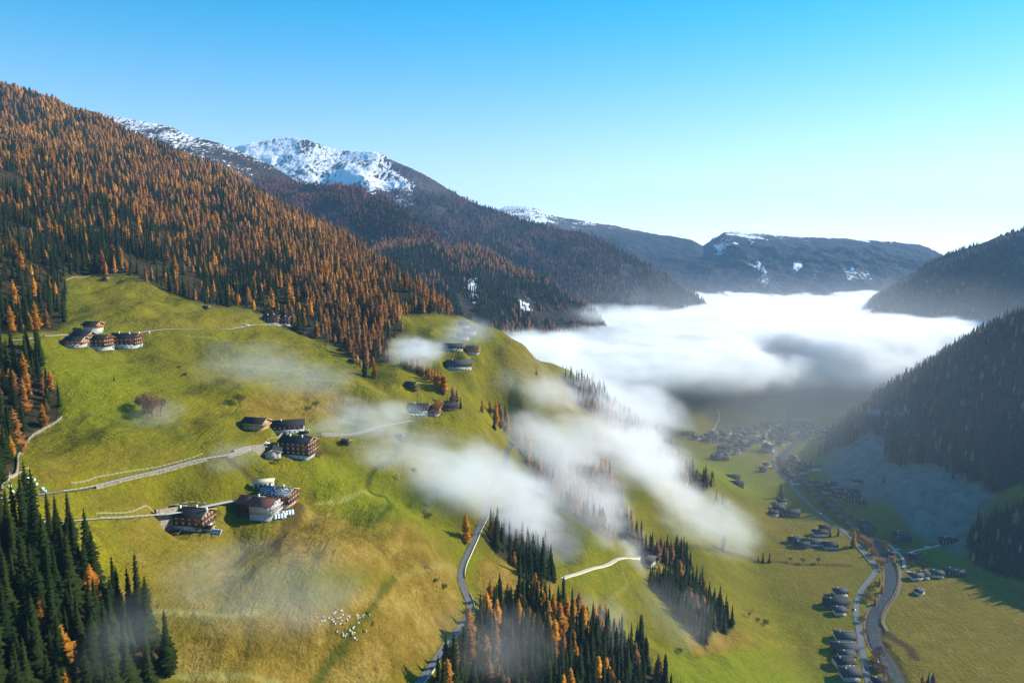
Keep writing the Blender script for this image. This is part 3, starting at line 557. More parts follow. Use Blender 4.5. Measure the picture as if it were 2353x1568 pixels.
def spread():
    recs = []
    for zi, (nm, poly, sp_, share, (h0, h1), side) in enumerate(ZONES):
        pl = np.array(poly, float); cx = np.clip(pl[:, 0], -380, 2700); cyy = np.clip(pl[:, 1], 160, 1799)
        big = zi in (8, 9)
        x, y, r = scatter(420000 if big else 300000, 130, 2650 if big else 1400, 100 + zi)
        z = Zg(x, y); q, d = proj(np.stack([x, y, z], 1)); m = inpoly(q[:, 0], q[:, 1], poly)
        if side == 1: m &= x < .30 * y + 50
        if side == 2: m &= x > .38 * y + 30
        m &= (q[:, 0] > -90) & (q[:, 0] < 2460) & (q[:, 1] < 1900)
        for cpoly in CLEAR: m &= ~inpoly(q[:, 0], q[:, 1], cpoly)
        gap = fbm(x / 60, y / 60, 3); m &= (gap > -.58)
        if zi in (8, 9): m &= (fbm(x / 24 + 8, y / 24, 2) > -.52)
        for L in LINES.values():
            p_ = L['p'][::4]; 
            if len(p_) > 1 and m.any():
                ii = np.nonzero(m)[0]; dd_ = poly_dist(x[ii], y[ii], [tuple(a) for a in p_[:, :2]]); m[ii[dd_ < L['half'] + 3.0]] = False
        x, y, z = x[m], y[m], z[m]; h = r.uniform(h0, h1, len(x)) * (.60 + .6 * r.random(len(x)) ** .8) * (1 + .30 * fbm(x / 45 + 1, y / 45, 2))
        hid = occl(x, y, z + h); x, y, z, h = x[~hid], y[~hid], z[~hid], h[~hid]
        kp = thin(x, y, sp_ * np.clip(.95 + .7 * fbm(x / 35 + 2, y / 35, 2), .7, 1.5)); x, y, z, h = x[kp], y[kp], z[kp], h[kp]
        q, d = proj(np.stack([x, y, z], 1)); sh = np.full(len(x), share)
        if zi == 8:
            sky_y = np.interp(q[:, 0], [p[0] for p in F1[:10]], [p[1] for p in F1[:10]]); below = q[:, 1] - sky_y
            sh = .76 - .66 * sstep(120, 290, below) - .35 * sstep(380, 520, below); sh += .55 * sstep(560, 760, q[:, 0]) * sstep(60, 160, below) * .8
            sh = sh + .95 * fbm(x / 70, y / 70, 3) + .5 * fbm(x / 22, y / 22, 2); sh = np.clip(sh, .05, .95)
        elif zi in (1, 2, 5): sh = np.clip(share + 1.1 * fbm(x / 40, y / 40, 2), .04, .9)
        kind = (r.random(len(x)) < sh).astype(int); t = r.random(len(x)); ton = np.clip(.42 + 1.1 * fbm(x / 90 + 4, y / 90, 2) + .5 * (t - .5), 0, 1)
        c = np.zeros((len(x), 3)); up = 1 - sstep(90, 330, (q[:, 1] - 180) - .55 * q[:, 0])[:, None] if zi == 8 else 0
        gold = mix3(np.array([.62, .28, .018]), np.array([.48, .19, .022]), t[:, None]); rust = mix3(np.array([.34, .145, .030]), np.array([.24, .115, .045]), t[:, None])
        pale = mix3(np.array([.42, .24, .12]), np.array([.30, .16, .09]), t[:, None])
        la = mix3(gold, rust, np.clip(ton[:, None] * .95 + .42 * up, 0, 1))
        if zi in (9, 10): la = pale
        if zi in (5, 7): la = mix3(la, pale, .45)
        sg = mix3(np.array([.010, .020, .004]), np.array([.026, .038, .007]), t[:, None])
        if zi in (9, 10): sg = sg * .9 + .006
        la = la * r.uniform(.65, 1.4, (len(x), 1)); c = np.where(kind[:, None] == 1, la, sg); h = h * np.where(kind == 1, .88, 1.0)
        recs.append(np.column_stack([x, y, z, h, kind, c, np.full(len(x), zi)]))
    return np.vstack(recs)
TREES = spread()
# single trees named by where the photo shows them: px, py of the foot, height in picture pixels, kind, label
def gpt(px, py): return gh(px, py)
SINGLE = [(1071,1246,72,1,'lone golden larch standing beside the hill road'), (1247,1322,95,0,'lone dark spruce at the lower end of the green shoulder'),
 (838,866,55,0,'dark spruce beside a golden larch at the meadow edge'), (861,868,40,1,'golden larch beside a dark spruce at the meadow edge'),
 (60,1240,155,0,'tall spruce standing alone above the lower left wood beside the road'), (165,1260,135,0,'spruce in front of the road, second of the lone spruces'),(135,1250,120,0,'ragged spruce in front of the road below the hives'),
 (1108,948,34,1,'small orange larch on the ridge end, leftmost of its clump'), (1126,950,34,1,'orange larch in the clump above the dark shadow, second from the left'),(1140,975,55,1,'tall orange larch in the middle of the ridge end clump'),
 (1135,985,42,0,'dark spruce at the foot of the ridge end clump'),(1152,984,50,1,'pale orange larch in the ridge end clump'),(1165,988,48,1,'rightmost orange larch of the ridge end clump'),(1147,962,40,1,'brownish larch at the back of the ridge end clump'),(1160,966,36,0,'slim spruce at the back of the ridge end clump'),
 (960,938,22,0,'small spruce behind the dark roofed farm'), (1040,925,40,1,'pale larch beside the long dark barn'), (1050,928,38,1,'second pale larch beside the long dark barn'),(1058,938,30,0,'small dark spruce at the end of the long dark barn'),
 (1222,808,22,0,'lone spruce on the skyline above the fog'), (1232,862,18,0,'small spruce on the misty spur'),(1340,905,22,0,'hazy spruce standing out of the fog'),
 (1725,950,18,0,'lone spruce on the far green slope'),(1792,1142,38,0,'spruce beside the valley road, taller of two'),(1797,1155,26,0,'spruce beside the valley road, lower of two'),(1863,1066,18,0,'spruce between the village fields'),
 (1752,1290,26,0,'left of two spruces at the foot of the slope'),(1767,1291,25,0,'right of two spruces at the foot of the slope'),(1741,1290,18,0,'low dark spruce beside the two spruces'),(1662,1262,40,1,'pale larch standing alone on the lower green slope'),
 (2118,1318,24,0,'dark spruce beside the red roofed barn'),(2130,1585,50,0,'spruce at the bottom edge of the valley meadow'),(2142,1580,40,1,'brown larch at the bottom edge of the valley meadow'),(2118,1580,38,1,'slim orange larch at the bottom edge of the valley meadow'),
 (1960,1255,40,1,'orange larch beside the river bend'),(1957,1258,26,0,'dark spruce beside the river bend'),(1906,1232,30,0,'dark spruce in the riverside trees'),(1925,1230,26,0,'slim spruce in the riverside trees'),
 (2020,1345,22,1,'orange tree on the river bank, upper'),(2026,1362,22,1,'orange tree on the river bank, lower'),(2003,1275,24,1,'small orange tree between road and river'),(2010,1390,22,1,'orange shrubby tree by the river rocks'),
 (2030,1108,22,0,'dim spruce on the frosty shaded field'),(1645,1150,30,0,'hazy spruce on the slope, left of its pair'),(1660,1160,30,0,'hazy spruce on the slope, right of its pair'),(1667,1168,26,0,'hazy small spruce below its pair'),(1640,1160,20,0,'low hazy spruce beside the pair'),
 (262,875,16,0,'small spruce at the meadow edge above the wall')]
ROWT = [(922,838,30,0),(930,842,30,1),(936,845,32,1),(943,848,32,0),(949,851,28,1),(958,855,36,0),(964,858,30,1),(972,862,32,1),(979,866,32,0),(986,872,34,1),(993,878,34,1),(1000,886,38,1),(1008,893,42,1),(1016,900,46,1),(1022,905,48,1)]
for i, (a, b, hh, kd) in enumerate(ROWT): SINGLE.append((a, b, hh, kd, ('orange larch' if kd else 'dark spruce') + ' in the row above the dark barn, ' + ['first', 'second', 'third', 'fourth', 'fifth', 'sixth', 'seventh', 'eighth', 'ninth', 'tenth', 'eleventh', 'twelfth', 'thirteenth', 'fourteenth', 'last'][i] + ' from the upper end'))

VAR = {0: [], 1: []}
for kd, nm in ((0, 'spruce'), (1, 'larch')):
    for s_ in range(5):
        v, q, t = conifer(11 + s_ * 7 + kd, nm, 26 if kd == 0 else 22, 11 if kd == 0 else 12, 3)
        VAR[kd].append(mesh_np(nm + '_crown', v, [q, t], [M_sp if kd == 0 else M_la]))
tv, tq = trunk_mesh(); TRUNK = mesh_np('trunk', tv, [tq], [M_bark], True)
def tree_obj(x, y, z, h, kd, tint, label, group, r):
    nm = ('spruce', 'larch')[kd]; root = thing(nm + '_tree', label, nm + ' tree', (x, y, z - .3), r.uniform(0, 6.28), group)
    wd = h * r.uniform(.85, 1.25) * (1.0 if kd == 0 else 1.05); root.scale = (wd, wd, h)
    c = link('crown', VAR[kd][int(r.integers(5))], root); c.color = (*[float(a) for a in tint], 1); link('trunk', TRUNK, root)
    return root
ORD = ['first', 'second', 'third', 'fourth', 'fifth', 'sixth', 'seventh', 'eighth', 'ninth', 'tenth', 'eleventh', 'twelfth', 'thirteenth', 'fourteenth', 'fifteenth', 'sixteenth', 'seventeenth', 'eighteenth', 'nineteenth', 'twentieth', 'twenty-first', 'twenty-second', 'twenty-third', 'twenty-fourth']
r_ = np.random.default_rng(77)
for a, b, hh, kd, lab in SINGLE:
    w_ = gpt(a, b); _, d_ = proj(w_); tint = (.58, .25, .02) if kd else (.022, .036, .009)
    if kd and ('pale' in lab): tint = (.40, .22, .11)
    if kd and ('brown' in lab): tint = (.26, .12, .05)
    tree_obj(w_[0], w_[1], w_[2], hh * d_ / FPX * 1.04, kd, tint, lab, 'trees standing on their own by the meadows and farms', r_)
q, dist = proj(TREES[:, :3]); size = TREES[:, 3] * FPX / dist; inview = (q[:, 0] > -20) & (q[:, 0] < 2372) & (q[:, 1] - size < 1568)
ind = np.zeros(len(TREES), bool)
for kd in (0, 1):
    s_ = np.where((TREES[:, 4] == kd) & inview, size, -1); nsing = sum(1 for S_ in SINGLE if S_[3] == kd)
    ind[np.argsort(-s_)[:300 - nsing]] = True
for zi, Z_ in enumerate(ZONES):
    for kd in (0, 1):
        ii = np.nonzero(ind & (TREES[:, 8] == zi) & (TREES[:, 4] == kd))[0]
        if len(ii) == 0: continue
        ii = ii[np.argsort(-q[ii, 1])]; rows = [ii[i:i + 14] for i in range(0, len(ii), 14)]
        for ri, row in enumerate(rows):
            row = row[np.argsort(q[row, 0])]
            for ci, i in enumerate(row):
                t = TREES[i]; tall = 'tall ' if t[3] > 22 else ('short ' if t[3] < 13 else '')
                col = ('dark green' if t[6] < .042 else 'green') if kd == 0 else ('golden' if t[5] > .40 else ('orange' if t[5] > .30 else 'rust brown'))
                rowname = 'lowest row' if ri == 0 else ('row ' + ORD[min(ri, 15)] + ' from below')
                nmz = Z_[0].replace('wood beside the meadow on the left edge', 'left edge wood').replace('wood at the bottom beside the road', 'bottom roadside wood').replace('misty wood behind the green shoulder', 'misty shoulder wood').replace('mountain forest above the meadow', 'mountain forest').replace('line of trees on the misty spur', 'misty spur').replace('shaded forest across the valley', 'shaded valley forest').replace('copse above the bottom wood', 'copse above bottom wood').replace('dark wood on the shaded slope', 'dark shaded wood')
                lab = f"{tall}{col} {('spruce', 'larch')[kd]} in the {nmz}, {rowname}, {ORD[ci]} from left"
                tree_obj(t[0], t[1], t[2], t[3], kd, t[5:8], lab, ('spruces', 'larches')[kd] + ' in the ' + nmz, r_)
# ---- the rest of the forests, one object a kind
def merge_forest(name, recs, kd, label, mat, tree_w=1.0):
    Vs, Qs, Ts, Cs = [], [], [], []; base = 0; nm = ('spruce', 'larch')[kd]; rr = np.random.default_rng(5 + kd)
    _, d_ = proj(recs[:, :3]); sz = recs[:, 3] * FPX / d_ * (1024 / 2352)
    lods = [(sz >= 26, [conifer(31 + s, nm, 15, 9, 2, 1.25) for s in range(4)]), ((sz < 26) & (sz >= 11), [conifer(51 + s, nm, 9, 7, 2, 1.6) for s in range(5)]), ((sz < 11) & (sz >= 5), [cone_tree(61 + s, nm, 4, 4) for s in range(5)]), (sz < 5, [cone_tree(71 + s, nm, 2, 3) for s in range(5)])]
    for sel, prot in lods:
        idx = np.nonzero(sel)[0]; pick = rr.integers(0, len(prot), len(idx))
        for pi, (v, q_, t_) in enumerate(prot):
            ii = idx[pick == pi]; n = len(ii)
            if n == 0: continue
            a = rr.uniform(0, 6.28, n); h = recs[ii, 3]; wd = h * rr.uniform(.85, 1.3, n) * tree_w; ca, sa = np.cos(a), np.sin(a)
            X = (v[None, :, 0] * ca[:, None] - v[None, :, 1] * sa[:, None]) * wd[:, None] + recs[ii, 0][:, None]; Y = (v[None, :, 0] * sa[:, None] + v[None, :, 1] * ca[:, None]) * wd[:, None] + recs[ii, 1][:, None]
            Z = v[None, :, 2] * h[:, None] + recs[ii, 2][:, None] - .4; Vs.append(np.stack([X, Y, Z], -1).reshape(-1, 3)); off = base + np.arange(n)[:, None, None] * len(v)
            if len(q_): Qs.append((q_[None] + off).reshape(-1, 4))
            if len(t_): Ts.append((t_[None] + off).reshape(-1, 3))
            Cs.append(np.repeat(recs[ii, 5:8] * rr.uniform(.8, 1.2, (n, 1)), len(v), 0)); base += n * len(v)
    F = [np.concatenate(a) for a in (Qs, Ts) if a]
    me = mesh_np(name, np.concatenate(Vs), F, [mat], False, {'tint': np.concatenate(Cs).astype(np.float32)})
    o = link(name, me); o['label'] = label; o['category'] = nm + ' forest'; o['kind'] = 'stuff'; return o, base
def mountain_trees(key, n, hrange, share, la, sg, seed, dens=None, patches=None):
    M = MT[key]; r = np.random.default_rng(seed); V_ = M['V'][11:-8]; fo = M['fo'][11:-8]; nr, nc = fo.shape
    # area weights
    e1 = np.linalg.norm(np.cross(V_[1:, :-1] - V_[:-1, :-1], V_[:-1, 1:] - V_[:-1, :-1]), axis=2); cen = V_[:-1, :-1]
    qq, dd_ = proj(cen); vis = (qq[..., 0] > -60) & (qq[..., 0] < 2420); hid = occl(cen[..., 0], cen[..., 1], cen[..., 2] + 15, lambda a, b: np.where((b < 2650), Zg(a, np.minimum(b, 2690)), -50.0), 25)
    w_ = e1 * vis * ~hid * fo[:-1, :-1] / dd_ ** 1.0; w_ = w_.ravel(); w_ /= w_.sum()
    ci = r.choice(len(w_), n, p=w_); i, j = ci // (nc - 1), ci % (nc - 1); u, v = r.random((2, n))
    p_ = V_[i, j] * ((1 - u) * (1 - v))[:, None] + V_[i + 1, j] * (u * (1 - v))[:, None] + V_[i, j + 1] * ((1 - u) * v)[:, None] + V_[i + 1, j + 1] * (u * v)[:, None]
    gap = fbm(p_[:, 0] / 130, p_[:, 1] / 200, 3) > -.42; p_ = p_[gap]; n = len(p_)
    ton = np.clip(share + .9 * fbm(p_[:, 0] / 170 + 3, p_[:, 1] / 260, 3), .02, .95); kind = (r.random(n) < ton).astype(int); t = r.random((n, 1))
    c = np.where(kind[:, None] == 1, mix3(np.array(la[0]), np.array(la[1]), t), mix3(np.array(sg[0]), np.array(sg[1]), t)); h = r.uniform(*hrange, n)
    return np.column_stack([p_, h, kind, c, np.full(n, 50)])
SG = [(.012, .020, .010), (.028, .034, .018)]
far = [mountain_trees('spur', 5200, (11, 19), .26, [(.36, .16, .05), (.24, .11, .06)], SG, 1),
       mountain_trees('ridge', 8500, (12, 20), .62, [(.24, .085, .065), (.15, .062, .060)], SG, 2),
       mountain_trees('peak', 15000, (13, 22), .42, [(.20, .088, .070), (.13, .065, .060)], SG, 3),
       mountain_trees('right', 9000, (12, 20), .06, [(.32, .17, .09), (.22, .12, .07)], SG, 4)]
rest = np.vstack([TREES[~ind]] + far)
info = []
for kd, lab in ((0, 'dark green spruce forest covering the mountainsides beyond the nearest trees'), (1, 'orange and brown autumn larch forest covering the mountainsides')):
    o, nb_ = merge_forest(('spruce', 'larch')[kd] + '_forest', rest[rest[:, 4] == kd], kd, lab, (M_spF, M_laF)[kd]); info.append((int((rest[:, 4] == kd).sum()), nb_))
print('TREES', len(TREES), ind.sum(), info)
# ------------------------------------------------------------------ roads, river, walls
def ribbon(name, mat, half=None, dz=.06, off=0.0, rng_=None, key=None, kind=None, flat=True):
    L = LINES[key or name]; p = L['p']; hw = half or L['half']
    if rng_: p = p[int(rng_[0] * len(p)):max(2, int(rng_[1] * len(p)))]
    t = np.gradient(p[:, :2], axis=0); t /= np.linalg.norm(t, axis=1)[:, None] + 1e-9; nrm = np.stack([-t[:, 1], t[:, 0]], 1)
    V = []
    for s_ in (-1, -.33, .33, 1):
        c = p[:, :2] + nrm * (off + s_ * hw); z = p[:, 2] + dz if flat else Zg(c[:, 0], c[:, 1]) + dz
        V.append(np.column_stack([c, z]))
    V = np.array(V); nr, nc = V.shape[:2]; me = mesh_np(name, V.reshape(-1, 3), grid_faces(nr, nc)[:, ::-1], [mat], True); return struct(name, me)
def road_mat(name, a, b, sc=.8):
    k = NT(name); p = k.pos(); c = k.ramp(k.noise(sc, 5, .65, p), [(.3, a), (.7, b)]); return k.out(c, .85, .15, k.noise(9, 2, .6, p), .3, .1)
M_asph = road_mat('grey asphalt', (.11, .11, .115), (.17, .165, .165)); M_pale = road_mat('pale gravel road', (.30, .28, .25), (.46, .43, .38)); M_dirt = road_mat('brown track', (.10, .075, .035), (.22, .16, .08), .5)
M_vasph = road_mat('pale valley asphalt', (.10, .105, .115), (.145, .15, .16))
for n_ in ('village_lane_upper', 'lower_lane', 'farm_lane', 'field_lane', 'far_lane', 'church_lane', 'valley_lane'): ribbon(n_, M_pale)
ribbon('hill_road', road_mat('worn asphalt', (.17, .165, .155), (.26, .25, .235))); ribbon('forest_road', M_asph); ribbon('valley_road', M_vasph); ribbon('riverside_path', M_dirt)
k_ = NT('river water'); p_ = k_.pos(); wn = k_.noise(.55, 5, .75, p_, 1.2); foam = k_.ramp(wn, [(.52, (.012, .018, .022)), (.62, (.05, .065, .07)), (.70, (.6, .63, .65))])
M_water = k_.out(foam, .45, .25, k_.noise(.9, 4, .7, p_), 1.0, .5); ribbon('river', M_water, 4.9, .9)
M_stones = road_mat('stony bank', (.045, .035, .025), (.13, .10, .075), 1.2)
for s_, nm in ((6.4, 'river_bank'), (-6.4, 'river_bank')): ribbon(nm, M_stones, 1.9, .55, s_, key='river', flat=False)
def strip(name, px, half, mat, dz=.12, label=None):
    c = catmull(hits(px, Zg), 2.0); LINES[name] = dict(p=c, half=half, blend=0, carve=False); return ribbon(name, mat, half, dz, flat=False)
def grass_mat(name, a, b):
    k = NT(name); p = k.pos(); return k.out(k.ramp(k.noise(.7, 4, .7, p), [(.3, a), (.7, b)]), .95, .03, k.noise(1.5, 3, .7, p), .8, .4)
M_gdark = grass_mat('dark lush grass', (.025, .045, .004), (.055, .085, .008)); M_gpale = grass_mat('pale trodden grass', (.16, .16, .03), (.24, .21, .06)); M_rust = grass_mat('dry brown bank', (.05, .032, .012), (.11, .07, .025))

k_ = NT('dry stone'); p_ = k_.pos(); vo = k_.n('ShaderNodeTexVoronoi', feature='F1'); vo.inputs['Scale'].default_value = 1.1; k_.l(p_, vo.inputs['Vector'])
sc_ = k_.ramp(vo.outputs['Distance'], [(.0, (.36, .31, .24)), (.45, (.24, .20, .15)), (.75, (.04, .035, .03))]); sc_ = k_.mix(k_.noise(.5, 3, .6, p_), sc_, (.20, .17, .12)); M_stone = k_.out(sc_, .95, .05, vo.outputs['Distance'], -.8, .3)
def simple(name, c, rough=.7, spec=.2, metallic=0.0, var=.25, sc=1.2):
    k = NT(name); n = k.noise(sc, 4, .65, k.pos()); a = tuple(x * (1 - var) for x in c); b = tuple(min(1, x * (1 + var)) for x in c)
    return k.out(k.ramp(n, [(.3, a), (.7, b)]), rough, spec, metallic=metallic)
M_wood = simple('weathered wood', (.20, .15, .10)); M_rail = simple('pale peeled rail', (.52, .47, .30), var=.15)
class MB:
    """collects boxes and solids into one mesh"""
    def __init__(s): s.V = []; s.Q = []; s.T = []; s.n = 0
    def add(s, V, Q=(), T=()):
        V = np.asarray(V, float); s.V.append(V)
        if len(Q): s.Q.append(np.asarray(Q) + s.n)
        if len(T): s.T.append(np.asarray(T) + s.n)
        s.n += len(V)
    def box(s, c, d, ax=None):
        c = np.array(c, float); h = np.array(d, float) / 2; A = np.eye(3) if ax is None else ax
        V = [c + A[0] * h[0] * x + A[1] * h[1] * y + A[2] * h[2] * z for z in (-1, 1) for y in (-1, 1) for x in (-1, 1)]
        s.add(V, [[0, 2, 3, 1], [4, 5, 7, 6], [0, 1, 5, 4], [2, 6, 7, 3], [0, 4, 6, 2], [1, 3, 7, 5]])
    def bar(s, a, b, w, h=None):
        a = np.array(a, float); b = np.array(b, float); t = b - a; L = np.linalg.norm(t); t /= L; up = np.array([0, 0, 1.0]) if abs(t[2]) < .9 else np.array([1.0, 0, 0])
        sd = np.cross(up, t); sd /= np.linalg.norm(sd); u = np.cross(t, sd); s.box((a + b) / 2, (L, w, h or w), np.array([t, sd, u]))
    def build(s, name, mat, parent=None, smooth=False):
        return link(name, mesh_np(name, np.vstack(s.V), [np.vstack(a) for a in (s.Q, s.T) if a], [mat], smooth), parent)
def along(key, off, f0=0, f1=1, step=1):
    p = LINES[key]['p']; n = len(p); p = p[int(f0 * n):max(int(f1 * n), int(f0 * n) + 3)]; t = np.gradient(p[:, :2], axis=0); t /= np.linalg.norm(t, axis=1)[:, None] + 1e-9
    q_ = p.copy(); q_[:, 0] += -t[:, 1] * off; q_[:, 1] += t[:, 0] * off; return q_[::step]
def frac(key, px):
    p = LINES[key]['p']; q_, _ = proj(p); return float(np.argmin(np.abs(q_[:, 0] - px))) / len(p)
def wall_along(key, off, f0, f1, top, label, width=.7, foot=None, cat='stone wall', wall_name='stone_wall', mat=None):
    q_ = along(key, off, f0, f1); t = np.gradient(q_[:, :2], axis=0); t /= np.linalg.norm(t, axis=1)[:, None]; n_ = np.stack([-t[:, 1], t[:, 0]], 1) * width / 2; rr = np.random.default_rng(len(q_))
    zt = q_[:, 2] + top + rr.uniform(-.12, .12, len(q_)); zb = np.minimum(Zg(q_[:, 0] + n_[:, 0] * 4 * np.sign(off), q_[:, 1] + n_[:, 1] * 4 * np.sign(off)), Zg(q_[:, 0], q_[:, 1])) - 1.0
    V = np.stack([np.column_stack([q_[:, :2] - n_, zb]), np.column_stack([q_[:, :2] - n_ * .8, zt]), np.column_stack([q_[:, :2] + n_ * .8, zt]), np.column_stack([q_[:, :2] + n_, zb])]); nr, nc = V.shape[:2]
    o = link(wall_name, mesh_np(wall_name, V.reshape(-1, 3), grid_faces(nr, nc)[:, ::-1], [mat or M_stone])); return tag(o, label, cat)
wall_along('hill_road', -3.0, frac('hill_road', 205), frac('hill_road', 480), .5, 'long stone retaining wall carrying the hill road across the meadow', 1.3)
wall_along('hill_road', -3.0, frac('hill_road', 520), frac('hill_road', 605), .4, 'grey stone retaining wall left of the small white house')
wall_along('hill_road', 3.2, frac('hill_road', 545), frac('hill_road', 668), 1.6, 'golden stone wall above the bend behind the tall chalet', 1.2)
wall_along('hill_road', -3.0, frac('hill_road', 735), frac('hill_road', 860), .4, 'stone retaining wall right of the tall chalet')
wall_along('hill_road', 3.0, frac('hill_road', 745), frac('hill_road', 800), 1.3, 'low pale wall above the hill road beyond the barn', .6)
wall_along('lower_lane', 3.0, frac('lower_lane', 370), frac('lower_lane', 452), 2.4, 'curved stone wall behind the dark roofed chalet', 1.4)
wall_along('village_lane_upper', -2.4, frac('village_lane_upper', 92), frac('village_lane_upper', 190), .4, 'pale stone wall carrying the lane to the hamlet', 1.0)
wall_along('village_lane_upper', -2.4, frac('village_lane_upper', 560), .97, .4, 'stone wall under the lane at the far hamlet', 1.0)
wall_along('forest_road', -2.5, frac('forest_road', 1062) * 0 + .30, .62, .6, 'white capped wall along the valley side of the forest road', .3, mat=M_rail)
wall_along('forest_road', -2.5, .02, .26, .6, 'white capped wall on the road below the bottom wood', .3, mat=M_rail)
wall_along('farm_lane', -2.2, 0, 1, .5, 'pale wall beside the short lane to the misty farm', .5, mat=M_rail)
wall_along('valley_road', 4.6, frac('valley_road', 1988) * 0 + .36, .44, .9, 'pale wall on the inside of the valley road bend', .5, mat=M_rail)
def fence_px(px, label, h=1.1, step=3, mat=None, rails=2, thick=.16, cat='fence'):
    c = catmull(hits(px, Zg), 2.6)[::1]; c[:, 2] = Zg(c[:, 0], c[:, 1]); root = thing('wooden_fence', label, cat, tuple(c[0]))
    rl = MB(); o0 = c[0]; pb = MB(); pb.box((0, 0, h / 2 - .1), (thick, thick, h + .2)); p0 = pb.build('post', mat or M_rail, root)
    for i, a in enumerate(c[:100]):
        o = p0 if i == 0 else p0.copy()
        if i: COL.objects.link(o)
        o.location = tuple(a - o0)
    for a, b in zip(c[:-1], c[1:]):
        for k in range(rails): rl.bar(a - o0 + [0, 0, h * (.95 - .42 * k)], b - o0 + [0, 0, h * (.95 - .42 * k)], .07, .13)
    rm = rl.build('rails', mat or M_rail, root); return root
fence_px([(212,634),(250,632),(290,636),(330,642),(345,650)], 'white picket fence along the top of the upper meadow', 1.4, rails=2)
fence_px([(152,645),(175,638),(210,633)], 'weathered fence at the upper left corner of the meadow', 1.3)
fence_px([(545,696),(575,704),(600,712)], 'short white fence at the forest edge by the small clearing', 1.3)
fence_px([(165,1112),(240,1096),(320,1082),(390,1068),(465,1044)], 'long pale rail fence above the hill road', 1.1)
fence_px([(222,1182),(300,1178),(380,1172)], 'rail fence above the lower lane', 1.0)
fence_px([(378,1172),(395,1162),(430,1156),(475,1158)], 'yellowish fence on top of the curved wall', 1.0)
fence_px([(525,1042),(560,1040),(600,1026),(640,1008),(668,994)], 'pale rail fence on the wall above the bend', 1.0)
fence_px([(22,1104),(38,1094),(66,1078)], 'short white fence at the left edge beside the wood', 1.2)
fence_px([(5,1124),(20,1106),(22,1090)], 'rail fence running down to the left picture edge', 1.1)
def guard_rail(key, off, f0, f1, label):
    q_ = along(key, off, f0, f1); root = thing('guard_rail', label, 'guard rail', tuple(q_[0])); o0 = q_[0]; ra = MB(); pb = MB(); pb.box((0, 0, .45), (.14, .14, 1.0)); p0 = pb.build('post', M_wood, root)
    for i, a in enumerate(q_[:100]):
        o = p0 if i == 0 else p0.copy()
        if i: COL.objects.link(o)
        o.location = tuple(a - o0)
    for a, b in zip(q_[:-1], q_[1:]): ra.bar(a - o0 + [0, 0, .85], b - o0 + [0, 0, .85], .07, .18)
    ra.build('rail', M_rail, root)
guard_rail('hill_road', -2.6, frac('hill_road', 130), frac('hill_road', 600), 'guard rail on the valley side of the hill road')
guard_rail('lower_lane', -2.1, frac('lower_lane', 215), frac('lower_lane', 380), 'guard rail on the valley side of the lower lane')
guard_rail('hill_road', -2.6, frac('hill_road', 740), frac('hill_road', 940), 'guard rail on the hill road beyond the tall chalet')
# stone wall winding along the wood at the left edge
c = catmull(hits([(4,1128),(14,1100),(40,1080),(44,1045),(62,1018),(95,990),(142,960)], Zg), 2.0); LINES['edge wall'] = dict(p=np.column_stack([c[:, :2], Zg(c[:, 0], c[:, 1])]), half=1, blend=0, carve=False)
wall_along('edge wall', 0.01, 0, 1, 1.3, 'pale dry stone wall winding along the edge of the left wood', .9)

# ------------------------------------------------------------------ houses
def wood_mat(name, a, b):
    k = NT(name); w_ = k.n('ShaderNodeTexWave', wave_type='BANDS', bands_direction='Z'); w_.inputs['Scale'].default_value = 1.6; w_.inputs['Distortion'].default_value = 1.5; k.l(k.n('ShaderNodeTexCoord').outputs['Object'], w_.inputs['Vector'])
    c = k.ramp(w_.outputs['Fac'], [(0, a), (1, b)]); c = k.mix(k.noise(.8, 4, .6, k.pos()), c, a); return k.out(c, .8, .12, w_.outputs['Fac'], .4, .05)
M_timber = wood_mat('brown timber', (.085, .035, .014), (.22, .085, .03)); M_orange = wood_mat('orange larch wood', (.28, .10, .02), (.55, .22, .05)); M_lightw = wood_mat('pale new wood', (.35, .20, .07), (.62, .40, .16)); M_oldw = wood_mat('old grey brown wood', (.05, .035, .025), (.12, .085, .06))
def plaster(name, c): return simple(name, c, .9, .05, var=.08, sc=.5)
M_white = plaster('white plaster', (.42, .41, .385)); M_grey = plaster('grey render', (.35, .34, .33)); M_cream = plaster('cream plaster', (.66, .56, .42)); M_pink = plaster('pale brick red plaster', (.45, .26, .19))
def roof_mat(name, a, b, snow=None):
    k = NT(name); p = k.n('ShaderNodeTexCoord').outputs['Object']; br = k.n('ShaderNodeTexBrick'); br.inputs['Scale'].default_value = 1.4; br.inputs['Mortar Size'].default_value = .03; k.l(p, br.inputs['Vector'])
    br.inputs['Color1'].default_value = (*a, 1); br.inputs['Color2'].default_value = (*b, 1); br.inputs['Mortar'].default_value = tuple(x * .4 for x in a) + (1,)
    c = k.mix(k.noise(.35, 5, .7, p), br.outputs[0], b)
    if snow: c = k.mix(k.ramp(k.noise(1.1, 5, .75, p), [(.50, (0, 0, 0)), (.56, (1, 1, 1))]), c, snow)
    return k.out(c, .75, .12, br.outputs['Fac'], -.4, .05)
M_rdark = roof_mat('dark slate roof', (.016, .018, .022), (.030, .032, .037)); M_rred = roof_mat('red brown roof', (.13, .058, .045), (.18, .085, .065)); M_rfrost = roof_mat('slate roof with frost', (.035, .038, .045), (.06, .062, .07), (.55, .58, .62)); M_rgrey = roof_mat('grey shingle roof', (.045, .047, .052), (.075, .078, .084))
M_glass = NT('window glass').out((.03, .035, .045), .12, .7); M_frame = simple('white window frame', (.7, .68, .62), var=.05); M_trim = simple('light barge board', (.58, .42, .24), var=.15); M_chim = plaster('white chimney', (.72, .70, .66)); M_metal = simple('pale metal', (.6, .62, .65), .4, .5, var=.1)
